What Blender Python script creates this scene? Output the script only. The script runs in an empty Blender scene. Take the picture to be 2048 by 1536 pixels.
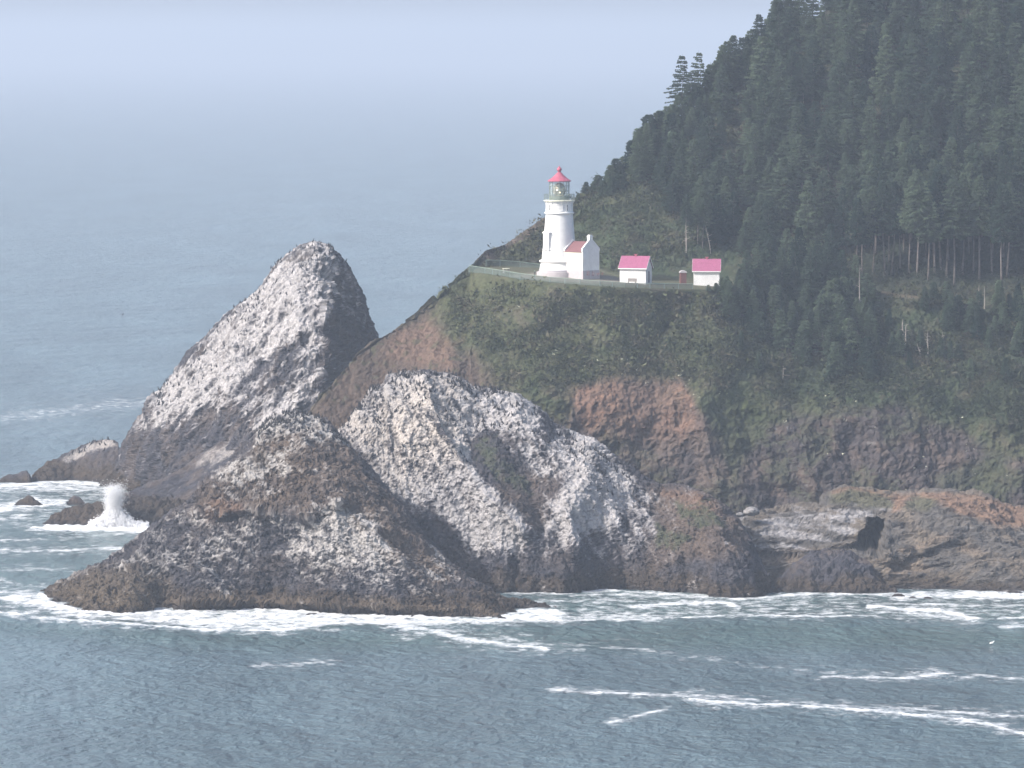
import bpy, math, random
import numpy as np
from mathutils import Vector, Matrix

# ------------------------------------------------------------------ camera, sky, sun, exposure
SC = bpy.context.scene
COL = SC.collection
F = 9756.0            # focal length in photo pixels (photo 2048 wide)
H = 84.0              # camera height above the sea, metres
PITCH = math.atan((768 - 95) / F)
cam_d = bpy.data.cameras.new('camera')
cam_d.sensor_width = 36.0
cam_d.lens = 36.0 * F / 2048.0
cam_d.clip_start = 5.0
cam_d.clip_end = 200000.0
cam = bpy.data.objects.new('camera', cam_d)
COL.objects.link(cam)
cam.location = (0, 0, H)
cam.rotation_euler = (math.pi / 2 - PITCH, 0, 0)
SC.camera = cam

SUN_EL, SUN_AZ = math.radians(40), math.radians(-115)      # azimuth measured clockwise from +Y (view direction)
sun_dir = Vector((math.sin(SUN_AZ) * math.cos(SUN_EL), math.cos(SUN_AZ) * math.cos(SUN_EL), math.sin(SUN_EL)))
world = bpy.data.worlds.new('World')
SC.world = world
world.use_nodes = True
wn = world.node_tree
bg = wn.nodes['Background']
sky = wn.nodes.new('ShaderNodeTexSky')
sky.sky_type = 'NISHITA'
sky.sun_disc = False
sky.sun_elevation = SUN_EL
sky.sun_rotation = SUN_AZ
sky.altitude = 20
sky.air_density = 1.0
sky.dust_density = 4.5
sky.ozone_density = 2.0
wn.links.new(sky.outputs[0], bg.inputs[0])
bg.inputs[1].default_value = 0.15
sl = bpy.data.lights.new('sun', 'SUN')
sl.energy = 3.6
sl.angle = math.radians(0.6)
sl.color = (1.0, 0.95, 0.915)
sun = bpy.data.objects.new('sun', sl)
COL.objects.link(sun)
sun.location = (-300, 500, 400)
sun.rotation_euler = sun_dir.to_track_quat('Z', 'Y').to_euler()
SC.view_settings.view_transform = 'Standard'
SC.view_settings.look = 'None'
SC.view_settings.exposure = 0.64
SC.view_settings.gamma = 1.0
SC.render.engine = 'CYCLES'
SC.cycles.use_denoising = True
SC.cycles.max_bounces = 6
SC.cycles.diffuse_bounces = 3
SC.cycles.glossy_bounces = 3
SC.cycles.transparent_max_bounces = 12
SC.cycles.volume_bounces = 0
SC.cycles.use_adaptive_sampling = True
SC.cycles.adaptive_threshold = 0.01

rng = np.random.default_rng(7)
random.seed(11)
cp, sp = math.cos(PITCH), math.sin(PITCH)

# ------------------------------------------------------------------ photo pixel <-> place
def z_at(py, Y):
    b = (768.0 - py) / F
    return H + Y * (b * cp - sp) / (cp + b * sp)
def py_at(Y, z):
    t = (z - H) / Y
    return 768.0 - F * (t * cp + sp) / (cp - t * sp)
def x_at(px, Y, z):
    t = (z - H) / Y
    b = (t * cp + sp) / (cp - t * sp)
    return (px - 1024.0) / F * Y / (cp + b * sp)
def y_sea(py):
    b = (768.0 - py) / F
    return -H * (cp + b * sp) / (b * cp - sp)
def P3(px, py, Y):
    z = z_at(py, Y)
    return np.array([x_at(px, Y, z), Y, z])
def proj(p):
    Y, z = p[..., 1], p[..., 2]
    t = (z - H) / Y
    b = (t * cp + sp) / (cp - t * sp)
    return 1024.0 + p[..., 0] * F * (cp + b * sp) / Y, 768.0 - F * b

# ------------------------------------------------------------------ noise (numpy)
_perm = np.random.default_rng(3).permutation(256).astype(np.int32)
_perm = np.concatenate([_perm, _perm])
_g = np.random.default_rng(4).normal(size=(256, 3)).astype(np.float32)
_g /= np.linalg.norm(_g, axis=1, keepdims=True)
_r = np.random.default_rng(5).random((256, 4)).astype(np.float32)
def _hash(i, j, k):
    return _perm[_perm[_perm[i & 255] + (j & 255)] + (k & 255)]
def perlin(p):
    shp = p.shape[:-1]
    p = p.reshape(-1, 3).astype(np.float32)
    i = np.floor(p).astype(np.int32)
    f = p - i
    u = f * f * f * (f * (f * 6 - 15) + 10)
    out = np.zeros(len(p), np.float32)
    for dx in (0, 1):
        wx = u[:, 0] if dx else 1 - u[:, 0]
        for dy in (0, 1):
            wy = u[:, 1] if dy else 1 - u[:, 1]
            for dz in (0, 1):
                wz = u[:, 2] if dz else 1 - u[:, 2]
                g = _g[_hash(i[:, 0] + dx, i[:, 1] + dy, i[:, 2] + dz)]
                out += wx * wy * wz * (g[:, 0] * (f[:, 0] - dx) + g[:, 1] * (f[:, 1] - dy) + g[:, 2] * (f[:, 2] - dz))
    return (out * 1.6).reshape(shp)
def fbm(p, n=4, gain=0.5, ridged=False):
    a, s, out = 1.0, 1.0, 0
    tot = 0
    for k in range(n):
        v = perlin(p * s + 17.3 * k)
        if ridged:
            v = 1 - 2 * np.abs(v) * 1.4
        out = out + a * v
        tot += a
        a *= gain
        s *= 2.03
    return out / tot
def cells(p):
    """distance to the nearest and second nearest feature point, and a random value of the nearest one"""
    shp = p.shape[:-1]
    p = p.reshape(-1, 3).astype(np.float32)
    i = np.floor(p).astype(np.int32)
    f = p - i
    d1 = np.full(len(p), 9.0, np.float32); d2 = d1.copy(); rv = np.zeros(len(p), np.float32)
    for dx in (-1, 0, 1):
        for dy in (-1, 0, 1):
            for dz in (-1, 0, 1):
                h = _hash(i[:, 0] + dx, i[:, 1] + dy, i[:, 2] + dz)
                r = _r[h]
                d = (r[:, 0] + dx - f[:, 0]) ** 2 + (r[:, 1] + dy - f[:, 1]) ** 2 + (r[:, 2] + dz - f[:, 2]) ** 2
                m = d < d1
                d2 = np.where(m, d1, np.minimum(d2, d))
                rv = np.where(m, r[:, 3], rv)
                d1 = np.where(m, d, d1)
    return np.sqrt(d1).reshape(shp), np.sqrt(d2).reshape(shp), rv.reshape(shp)
def sstep(x, a, b):
    t = np.clip((x - a) / (b - a), 0, 1)
    return t * t * (3 - 2 * t)
def interp(xs, pts, smooth=0):
    pts = np.array(pts, float)
    return np.interp(xs, pts[:, 0], pts[:, 1])
def seg_dist(px, py, pts, closed=False):
    """distance to a polyline, and inside-ness when it is closed"""
    pts = np.array(pts, float)
    n = len(pts)
    d = np.full(px.shape, 1e9)
    ins = np.zeros(px.shape, bool)
    for k in range(n if closed else n - 1):
        a, b = pts[k], pts[(k + 1) % n]
        e = b - a
        t = np.clip(((px - a[0]) * e[0] + (py - a[1]) * e[1]) / max(e @ e, 1e-9), 0, 1)
        d = np.minimum(d, (px - a[0] - t * e[0]) ** 2 + (py - a[1] - t * e[1]) ** 2)
        if closed and a[1] != b[1]:
            c = ((a[1] > py) != (b[1] > py)) & (px < (b[0] - a[0]) * (py - a[1]) / (b[1] - a[1]) + a[0])
            ins ^= c
    return np.sqrt(d), ins
def region(px, py, poly, feather=20):
    d, ins = seg_dist(px, py, poly, True)
    return sstep(np.where(ins, d, -d), -feather, feather)
def streak(px, py, pts, w):
    d, _ = seg_dist(px, py, pts)
    return np.exp(-(d / w) ** 2)
def mix(c, col, w):
    return c * (1 - w[..., None]) + np.array(col, np.float32) * w[..., None]

# ------------------------------------------------------------------ objects, meshes
def tag(o, label=None, cat=None, group=None, kind=None):
    if label: o['label'] = label
    if cat: o['category'] = cat
    if group: o['group'] = group
    if kind: o['kind'] = kind
    return o
def link(name, me, parent=None):
    o = bpy.data.objects.new(name, me)
    COL.objects.link(o)
    if parent is not None: o.parent = parent
    return o
def root(name, loc, label, cat, group=None, rz=0):
    o = bpy.data.objects.new(name, None)
    COL.objects.link(o)
    o.empty_display_size = 0.5
    o.location = loc
    o.rotation_euler = (0, 0, rz)
    return tag(o, label, cat, group)
def raw_mesh(name, v, f, mat, col=None, smooth=False, extra=None):
    """v (n,3), f (m,k) all of one size"""
    v = np.ascontiguousarray(v, np.float32)
    f = np.ascontiguousarray(f, np.int32)
    me = bpy.data.meshes.new(name)
    me.vertices.add(len(v)); me.vertices.foreach_set('co', v.ravel())
    k = f.shape[1]
    me.loops.add(f.size); me.loops.foreach_set('vertex_index', f.ravel())
    me.polygons.add(len(f))
    me.polygons.foreach_set('loop_start', np.arange(0, f.size, k, dtype=np.int32))
    me.polygons.foreach_set('loop_total', np.full(len(f), k, np.int32))
    me.polygons.foreach_set('use_smooth', np.full(len(f), smooth, bool))
    if col is not None:
        at = me.attributes.new('tint', 'FLOAT_COLOR', 'POINT')
        c4 = np.ones((len(v), 4), np.float32); c4[:, :3] = col
        at.data.foreach_set('color', c4.ravel())
    for nm, arr in (extra or {}).items():
        at = me.attributes.new(nm, 'FLOAT', 'POINT')
        at.data.foreach_set('value', np.ascontiguousarray(arr, np.float32).ravel())
    me.update(); me.validate()
    if mat: me.materials.append(mat)
    return me
def grid_faces(r, c):
    i = np.arange(r * c).reshape(r, c)
    return np.stack([i[:-1, :-1], i[:-1, 1:], i[1:, 1:], i[1:, :-1]], -1).reshape(-1, 4)
def normals(p):
    du = np.gradient(p, axis=1); dv = np.gradient(p, axis=0)
    n = np.cross(du, dv)
    n /= np.linalg.norm(n, axis=-1, keepdims=True) + 1e-9
    return n
class MB:
    def __init__(s): s.v = []; s.f = []; s.M = Matrix.Identity(4)
    def add(s, vs, fs):
        o = len(s.v)
        s.v += [tuple(s.M @ Vector(v)) for v in vs]
        s.f += [tuple(i + o for i in f) for f in fs]
        return s
    def box(s, a, b):
        (x0, y0, z0), (x1, y1, z1) = a, b
        return s.add([(x0,y0,z0),(x1,y0,z0),(x1,y1,z0),(x0,y1,z0),(x0,y0,z1),(x1,y0,z1),(x1,y1,z1),(x0,y1,z1)],
                     [(0,3,2,1),(4,5,6,7),(0,1,5,4),(1,2,6,5),(2,3,7,6),(3,0,4,7)])
    def prism(s, pts, axis, a, b):
        """extrude a 2D outline along x or y; pts are (u, z)"""
        n = len(pts)
        mk = (lambda t, u, z: (t, u, z)) if axis == 'x' else (lambda t, u, z: (u, t, z))
        vs = [mk(a, u, z) for u, z in pts] + [mk(b, u, z) for u, z in pts]
        fs = [tuple(range(n)), tuple(range(2 * n - 1, n - 1, -1))] + [(i, n + i, n + (i + 1) % n, (i + 1) % n) for i in range(n)]
        return s.add(vs, fs)
    def lathe(s, prof, n=48, caps=True):
        vs = []
        for r, z in prof:
            vs += [(r * math.cos(2 * math.pi * k / n), r * math.sin(2 * math.pi * k / n), z) for k in range(n)]
        fs = [(j * n + k, j * n + (k + 1) % n, (j + 1) * n + (k + 1) % n, (j + 1) * n + k) for j in range(len(prof) - 1) for k in range(n)]
        if caps: fs += [tuple(range(n - 1, -1, -1)), tuple((len(prof) - 1) * n + k for k in range(n))]
        return s.add(vs, fs)
    def tube(s, pts, rad, n=6):
        pts = [Vector(p) for p in pts]
        if not isinstance(rad, (list, tuple)): rad = [rad] * len(pts)
        vs = []
        for i, p in enumerate(pts):
            d = (pts[min(i + 1, len(pts) - 1)] - pts[max(i - 1, 0)]).normalized()
            a = d.orthogonal().normalized() if abs(d.z) > 0.99 else d.cross(Vector((0, 0, 1))).normalized()
            b = d.cross(a)
            vs += [p + rad[i] * (math.cos(2 * math.pi * k / n) * a + math.sin(2 * math.pi * k / n) * b) for k in range(n)]
        fs = [(j * n + k, j * n + (k + 1) % n, (j + 1) * n + (k + 1) % n, (j + 1) * n + k) for j in range(len(pts) - 1) for k in range(n)]
        fs += [tuple(range(n - 1, -1, -1)), tuple((len(pts) - 1) * n + k for k in range(n))]
        return s.add(vs, fs)
    def mesh(s, name, mat, smooth=False):
        me = bpy.data.meshes.new(name)
        me.from_pydata(s.v, [], s.f)
        if smooth:
            me.polygons.foreach_set('use_smooth', np.ones(len(me.polygons), bool))
        me.materials.append(mat)
        me.update()
        return me
    def build(s, name, mat, parent=None, smooth=False):
        return link(name, s.mesh(name, mat, smooth), parent)

# ------------------------------------------------------------------ materials
def mat_base(name):
    m = bpy.data.materials.new(name)
    m.use_nodes = True
    nt = m.node_tree
    return m, nt, nt.nodes['Principled BSDF']
def node(nt, t, **kw):
    n = nt.nodes.new(t)
    for k, v in kw.items():
        if k.startswith('i_'):
            key = k[2:]
            key = int(key) if key.isdigit() else key
            n.inputs[key].default_value = v
        else: setattr(n, k, v)
    return n
def noise_node(nt, scale, detail=3, rough=0.5, vec=None):
    n = node(nt, 'ShaderNodeTexNoise', i_Scale=scale, i_Detail=detail, i_Roughness=rough)
    if vec is not None: nt.links.new(vec, n.inputs['Vector'])
    return n
def mul_noise(nt, colsock, scale, lo, hi, vec=None, detail=4):
    n = noise_node(nt, scale, detail, 0.6, vec)
    mr = node(nt, 'ShaderNodeMapRange', i_1=0.3, i_2=0.7, i_3=lo, i_4=hi)
    nt.links.new(n.outputs['Fac'], mr.inputs[0])
    mx = node(nt, 'ShaderNodeVectorMath', operation='SCALE')
    nt.links.new(colsock, mx.inputs[0]); nt.links.new(mr.outputs[0], mx.inputs['Scale'])
    return mx.outputs[0]
def surf_mat(name, rough=0.92, bump=0.25, bscale=2.5, lo=0.8, hi=1.2, nscale=3.0, spec=0.2):
    """material whose own colour is a painted mesh attribute, roughened by noise"""
    m, nt, b = mat_base(name)
    at = node(nt, 'ShaderNodeAttribute', attribute_name='tint')
    geo = node(nt, 'ShaderNodeNewGeometry')
    c = mul_noise(nt, at.outputs['Color'], nscale, lo, hi, geo.outputs['Position'])
    nt.links.new(c, b.inputs['Base Color'])
    b.inputs['Roughness'].default_value = rough
    b.inputs['Specular IOR Level'].default_value = spec
    n = noise_node(nt, bscale, 4, 0.6, geo.outputs['Position'])
    bp = node(nt, 'ShaderNodeBump', i_Strength=bump, i_Distance=0.5)
    nt.links.new(n.outputs['Fac'], bp.inputs['Height'])
    nt.links.new(bp.outputs[0], b.inputs['Normal'])
    return m
def flat_mat(name, col, rough=0.7, lo=0.9, hi=1.08, scale=1.5, metal=0.0, spec=0.3):
    m, nt, b = mat_base(name)
    geo = node(nt, 'ShaderNodeNewGeometry')
    rgb = node(nt, 'ShaderNodeRGB'); rgb.outputs[0].default_value = (*col, 1)
    nt.links.new(mul_noise(nt, rgb.outputs[0], scale, lo, hi, geo.outputs['Position']), b.inputs['Base Color'])
    b.inputs['Roughness'].default_value = rough
    b.inputs['Metallic'].default_value = metal
    b.inputs['Specular IOR Level'].default_value = spec
    return m

M_rock = surf_mat('rock_surface', bump=0.5, bscale=1.6, lo=0.72, hi=1.25, nscale=2.2)
M_land = surf_mat('land_surface', bump=0.35, bscale=1.3, lo=0.75, hi=1.25, nscale=1.6)
# ------------------------------------------------------------------ rock and land shapes
WHITE = (0.355, 0.34, 0.335)
CREAM = (0.33, 0.305, 0.285)
DARK = (0.046, 0.045, 0.053)
BROWN = (0.086, 0.069, 0.060)
TIDE = (0.050, 0.038, 0.027)
SOIL = (0.33, 0.165, 0.095)
GRASS = (0.056, 0.063, 0.033)
BUSH = (0.034, 0.048, 0.024)

def arc_rows(n, a=0.0, b=1.0):
    return np.linspace(a, b, n)

def stack_grid(step, ridge, base, ridgeY, nrow, dome=1.0, back=30, nback=None, ribs=(), x0=None, x1=None):
    """a rock whose crest and waterline are given; each is real ground distance away. rows: front foot -> crest -> back foot"""
    ridge = np.array(ridge, float)
    x0 = ridge[0, 0] if x0 is None else x0
    x1 = ridge[-1, 0] if x1 is None else x1
    px = np.arange(x0, x1 + step, step)
    pyr = np.interp(px, ridge[:, 0], ridge[:, 1])
    Yr = interp(px, ridgeY)
    Yf = interp(px, base)
    zr = z_at(pyr, Yr)
    Yr = np.maximum(Yr, Yf + 0.3)
    zr = np.maximum(z_at(pyr, Yr), -0.3)
    nback = nback or nrow // 3
    t = np.linspace(0, 1, nrow)[:, None]
    zf = np.sin(t * math.pi / 2); yf = 1 - np.cos(t * math.pi / 2)
    d = dome if np.isscalar(dome) else interp(px, dome)
    zf = zf * d + t * (1 - d); yf = yf * d + t * (1 - d)
    Y = Yf + (Yr - Yf) * yf
    z = -1.6 + (zr + 1.6) * zf
    tb = np.linspace(0, 1, nback + 1)[1:][:, None]
    bw = np.minimum(back, 3 + zr * 1.1)
    Yb = Yr + bw * np.sin(tb * math.pi / 2)
    zb = zr - (zr + 1.6) * (1 - np.cos(tb * math.pi / 2))
    Y = np.vstack([Y, Yb]); z = np.vstack([z, zb])
    PX = np.broadcast_to(px, Y.shape)
    # keep each column on its own line of ground by fixing x at the crest distance
    x = x_at(PX, Y, z)
    p = np.stack([x, Y, z], -1)
    for pts, w, amp in ribs:
        qx, qy = proj(p)
        s, _ = seg_dist(qx, qy, pts)
        fade = np.ones_like(Y); fade[nrow:] = 0
        p[..., 1] += -amp * np.exp(-s / w) * fade * np.minimum(1, np.minimum(np.arange(Y.shape[0]) / 8, np.maximum(0, (nrow - np.arange(Y.shape[0])) / 14))[:, None])
    return p, nrow

def varied(p):
    return sstep(fbm(p.astype(np.float32) / 7 + 91, 2), -0.35, 0.45) * 1.5
def displace(p, amps, keep=None, strata=None):
    """amps: list of (kind, scale in metres, amplitude in metres)"""
    n = normals(p)
    n[..., 2] = np.where(n[..., 1] > 0.0, n[..., 2], n[..., 2])
    flip = np.sign(np.sum(n * np.array([0, -1.0, 0.6]), -1))
    n = n * np.where(flip == 0, 1, flip)[..., None] if False else n
    h = np.zeros(p.shape[:-1], np.float32)
    for k, (kind, sc, am) in enumerate(amps):
        q = p.astype(np.float32) / sc + 31.7 * k
        if strata is not None:
            a, sq = strata
            u = q[..., 0] * math.cos(a) + q[..., 2] * math.sin(a)
            w = -q[..., 0] * math.sin(a) + q[..., 2] * math.cos(a)
            q = np.stack([u / sq, q[..., 1], w], -1)
        if kind == 'fbm': v = fbm(q, 3)
        elif kind == 'ridge': v = fbm(q, 4, ridged=True) - 0.35
        elif kind == 'cell':
            d1, d2, r = cells(q); v = 0.55 - d1 + 0.25 * (r - 0.5)
        elif kind == 'block':
            d1, d2, r = cells(q); v = (r - 0.5) * sstep(d2 - d1, 0.0, 0.18)
        if am.__class__ is tuple: am, msk = am; v = v * msk
        h += am * v
    if keep is not None: h = h * keep
    return p + n * h[..., None], h

def finish_rock(name, p, col, label, cat, mat, group=None, kind=None, as_part_of=None):
    r, c = p.shape[:2]
    org = p[0].mean(0); org = np.array([org[0], org[1], 0.0])
    me = raw_mesh(name, (p - org).reshape(-1, 3), grid_faces(r, c), mat, col.reshape(-1, 3))
    o = link(name, me, as_part_of)
    o.location = org
    tag(o, label, cat, group, kind)
    return o

def droppings(c, p, n, g, white, soft=0.55, ang=-60):
    """white bird droppings, with sunlight painted on sunward facets: g is how much of it there is (0..1+)"""
    q = p.astype(np.float32)
    n1 = fbm(q / 3.2 + 40, 4); n2 = fbm(q / 0.9 + 11, 3); n3 = perlin(q / 0.33 + 5)
    d1, d2, rr = cells(q / 0.75 + 3)
    lit = n[..., 2] * 0.35 - n[..., 0] * 0.12  # upward facets hold more droppings; sunward ones are whitened as if lit
    ca, sa = math.cos(math.radians(ang)), math.sin(math.radians(ang))
    u_ = q[..., 0] * ca + q[..., 2] * sa; w_ = -q[..., 0] * sa + q[..., 2] * ca
    run = fbm(np.stack([u_ / 5.5, q[..., 1] / 5, w_ / 1.1], -1) + 8, 4)       # runs and ledges along the bedding
    big = fbm(q / 8.0 + 140, 3)
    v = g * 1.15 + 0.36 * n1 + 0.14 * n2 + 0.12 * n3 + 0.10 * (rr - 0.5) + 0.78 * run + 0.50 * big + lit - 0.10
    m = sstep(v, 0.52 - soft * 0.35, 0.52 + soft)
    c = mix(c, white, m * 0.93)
    specks = sstep(rr, 0.80, 0.9) * sstep(0.42 - d1, 0, 0.12)       # dark specks painted for shaded holes and birds' shadows between boulders
    c = mix(c, (0.05, 0.048, 0.05), specks * 0.42 * sstep(m, 0.2, 0.8))
    return c * (1 + 0.17 * n3 + 0.20 * n2 + 0.25 * run)[..., None]
STORE = {}      # surface samples for birds, flowers, trees
def keep_samples(key, p, n, col, visible_rows):
    STORE[key] = (p[:visible_rows].reshape(-1, 3), n[:visible_rows].reshape(-1, 3), col[:visible_rows].reshape(-1, 3))

def base_rock_colour(p, n, h, dark=DARK, brown=BROWN, brown_w=None, tide=2.2):
    q = p.astype(np.float32)
    c = np.zeros(p.shape, np.float32) + np.array(dark, np.float32)
    v = fbm(q / 5.0, 4)
    w = sstep(v, -0.15, 0.35) * 0.75
    if brown_w is not None: w = np.clip(w * 0.45 + brown_w, 0, 1)
    c = mix(c, brown, w)
    c *= (1 + 0.35 * fbm(q / 1.2 + 9, 3))[..., None]
    zz = p[..., 2] + 2.2 * fbm(q / 4 + 3, 3)
    c = mix(c, TIDE, sstep(zz, tide + 1.2, tide - 0.9) * 0.85)
    c = mix(c, (0.035, 0.03, 0.028), sstep(p[..., 2] + 0.5 * fbm(q / 1.5, 2), 0.9, 0.2))
    return c

# ---- the tall stack at the left
def build_tall_stack():
    ridge = [(172,976),(200,966),(232,930),(245,890),(262,858),(290,828),(298,795),(330,775),(362,735),(378,705),(410,680),(430,655),(452,630),
             (500,598),(530,570),(548,535),(575,508),(600,490),(630,484),(662,496),(690,528),(700,545),(718,580),(735,630),(748,655),(762,695),(778,760),(800,830),(830,900),(850,985)]
    ridgeY = [(172,938),(245,936),(430,934),(630,932),(700,934),(850,938)]
    base = [(172,936),(240,926),(300,905),(380,884),(480,870),(600,862),(660,866),(720,892),(780,915),(850,934)]
    ribs = [([(640,495),(648,600),(650,700),(640,790)], 26, 5.0), ([(455,640),(560,760),(600,830)], 30, -3.0),
            ([(300,800),(330,870),(350,950)], 26, 3.0), ([(560,560),(470,700),(400,800),(330,900)], 34, 2.5),
            ([(600,640),(560,720),(520,800)], 20, 2.0)]
    p, nr = stack_grid(1.35, ridge, base, ridgeY, 420, dome=0.75, back=34, nback=60, ribs=ribs)
    edge = np.minimum(1, np.abs(np.arange(p.shape[0]) - nr)[:, None] / 50.0) * 0.7 + 0.3
    p, h = displace(p, [('fbm', 14, (2.2, edge)), ('ridge', 6, (1.9, edge))], strata=(math.radians(58), 2.6))
    p, h = displace(p, [('cell', 2.3, 0.34 * varied(p)), ('cell', 0.7, 0.22), ('block', 1.1, 0.45), ('fbm', 0.7, 0.3)])
    n = normals(p); px, py = proj(p)
    q = p.astype(np.float32)
    wx = px + 26 * fbm(q / 6 + 1, 3); wy = py + 26 * fbm(q / 6 + 5, 3)
    c = base_rock_colour(p, n, h, tide=2.6)
    g = region(wx, wy, [(660,470),(560,510),(440,640),(360,730),(290,790),(270,870),(330,850),(400,820),(470,770),(520,740),(545,700),(600,690),(600,740),(560,790),(500,850),(540,870),(630,800),(650,760),(655,660),(690,560),(690,500)], 30)
    g = np.maximum(g, 0.45 * region(wx, wy, [(640,480),(700,530),(740,640),(760,690),(700,640),(650,620)], 18))
    g = np.maximum(g, 0.42 * region(wx, wy, [(400,700),(650,600),(650,800),(500,860),(420,830),(280,880),(250,900),(300,800)], 30))
    st = fbm(np.stack([q[..., 0] * 0.9 + q[..., 2] * 0.5, q[..., 1], q[..., 0] * -0.08 + q[..., 2] * 0.12], -1), 3)
    g *= 1 + 0.3 * fbm(q / 9 + 55, 2)
    c = droppings(c, p, n, g * 0.82 + 0.30 * st * sstep(g, 0.02, 0.4), WHITE, 0.5, 58)
    c = np.clip(c, 0.015, 0.75)
    finish_rock('sea_stack', p, c, 'tall pointed sea stack streaked white by seabirds, standing apart at the left', 'sea stack', M_rock)
    keep_samples('tall', p, n, c, nr + 6)
build_tall_stack()

# ---- low dark spur between the tall stack and the front rock
def build_low_spur():
    ridge = [(225,1000),(260,985),(300,968),(360,945),(400,915),(440,890),(470,880),(510,874),(560,875),(640,900),(700,940),(720,1000)]
    base = [(225,866),(330,862),(450,858),(600,856),(720,862)]
    ridgeY = [(225,872),(400,884),(560,888),(720,880)]
    p, nr = stack_grid(2.2, ridge, base, ridgeY, 130, dome=0.4, back=12, nback=30, ribs=[([(500,880),(430,950),(360,1010)], 14, 1.6)])
    p, h = displace(p, [('ridge', 5, 1.0), ('cell', 1.6, 0.5), ('fbm', 0.8, 0.3)], strata=(math.radians(30), 2.5))
    n = normals(p); px, py = proj(p); q = p.astype(np.float32)
    c = base_rock_colour(p, n, h, tide=2.5)
    wx = px + 10 * fbm(q / 4, 2); wy = py + 10 * fbm(q / 4 + 5, 2)
    g = 0.75 * streak(wx, wy, [(395,925),(440,900),(480,885),(510,878),(560,880)], 13) + 0.5 * streak(wx, wy, [(420,930),(470,900),(510,893)], 8)
    c = mix(c, CREAM, sstep(g + 0.6 * fbm(q / 1.2, 3) + 0.25 * perlin(q / 0.4), 0.3, 1.0) * 0.75)
    v = fbm(q / 0.9 + 4, 3)
    c = mix(c, CREAM, sstep(v, 0.42, 0.6) * 0.5)
    finish_rock('rock_spur', p, np.clip(c, .012, .7), 'low dark rock spur with whitish crest between the tall stack and the front rock', 'rock', M_rock)
build_low_spur()

# ---- wave-washed shelf with the spray, small islets at the left
def small_rock(name, ridge, base_py, label, depth=9, step=1.6, nrow=60, white=None, tide=2.0, amp=1.0, dome=0.8, back=8, cat='rock', group=None, brown=None):
    ridge = np.array(ridge, float)
    if np.isscalar(base_py): base_py = [(ridge[0, 0], base_py), (ridge[-1, 0], base_py)]
    px = np.linspace(ridge[0, 0], ridge[-1, 0], 40)
    Yb = y_sea(interp(px, base_py))
    u = np.sqrt(np.clip(1 - (2 * (px - px[0]) / (px[-1] - px[0]) - 1) ** 2, 0, 1))
    base = np.stack([px, Yb], -1)
    ry = np.stack([px, Yb + 0.4 + depth * u], -1)
    p, nr = stack_grid(step, ridge, base, ry, nrow, dome=dome, back=back, nback=max(10, nrow // 3))
    p, h = displace(p, [('ridge', 4, 0.55 * amp), ('cell', 1.3, 0.45 * amp), ('fbm', 0.6, 0.2 * amp)])
    n = normals(p); q = p.astype(np.float32)
    c = base_rock_colour(p, n, h, tide=tide, brown_w=brown)
    if white is not None:
        qx, qy = proj(p)
        g = region(qx + 6 * fbm(q / 3, 2), qy + 6 * fbm(q / 3 + 8, 2), white, 8)
        c = mix(c, CREAM, sstep(g + 0.5 * fbm(q / 0.9, 3) + 0.2 * n[..., 2], 0.6, 1.15) * 0.75)
    o = finish_rock(name, p, np.clip(c, .012, .7), label, cat, M_rock, group)
    return p, n, c, nr
small_rock('rock_shelf', [(80,1053),(105,1032),(150,1012),(200,1004),(250,996),(300,992),(380,986),(440,984),(500,990),(540,1010)],
           [(80,1052),(150,1052),(240,1056),(330,1050),(420,1040),(540,1040)], 'low brown wave-washed rock shelf behind the leaping spray', depth=14, tide=4.0, amp=1.2)
small_rock('boulder', [(133,1006),(138,997),(148,993),(160,995),(168,1004)], 1010, 'round dark boulder standing on the far edge of the wave-washed shelf', depth=2.5, tide=0.3, amp=0.5, step=1.0, nrow=30)
p_, n_, c_, r_ = small_rock('rock_islet', [(58,966),(66,950),(95,925),(130,910),(180,886),(225,877),(236,885),(242,905),(250,930),(256,948),(262,970)],
           [(58,966),(150,962),(262,968)], 'slanting islet with pale bird-covered top beside the foot of the tall stack', depth=12, white=[(120,918),(180,884),(228,874),(236,890),(190,905),(140,925)], tide=3.4)
STORE['islet'] = (p_[:r_ + 4].reshape(-1, 3), n_[:r_ + 4].reshape(-1, 3), c_[:r_ + 4].reshape(-1, 3))
small_rock('rock_islet', [(-6,966),(6,955),(20,950),(36,948),(44,942),(54,941),(60,950),(64,967)], 967, 'small dark islet of two humps at the far left edge of the rocks', depth=4, tide=1.2, amp=0.6)
small_rock('rock_islet', [(26,1013),(34,1006),(46,998),(56,992),(66,995),(76,1004),(90,1013)], 1012, 'small dark rock half covered by white surf at the left', depth=3, tide=1.0, amp=0.7)

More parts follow.
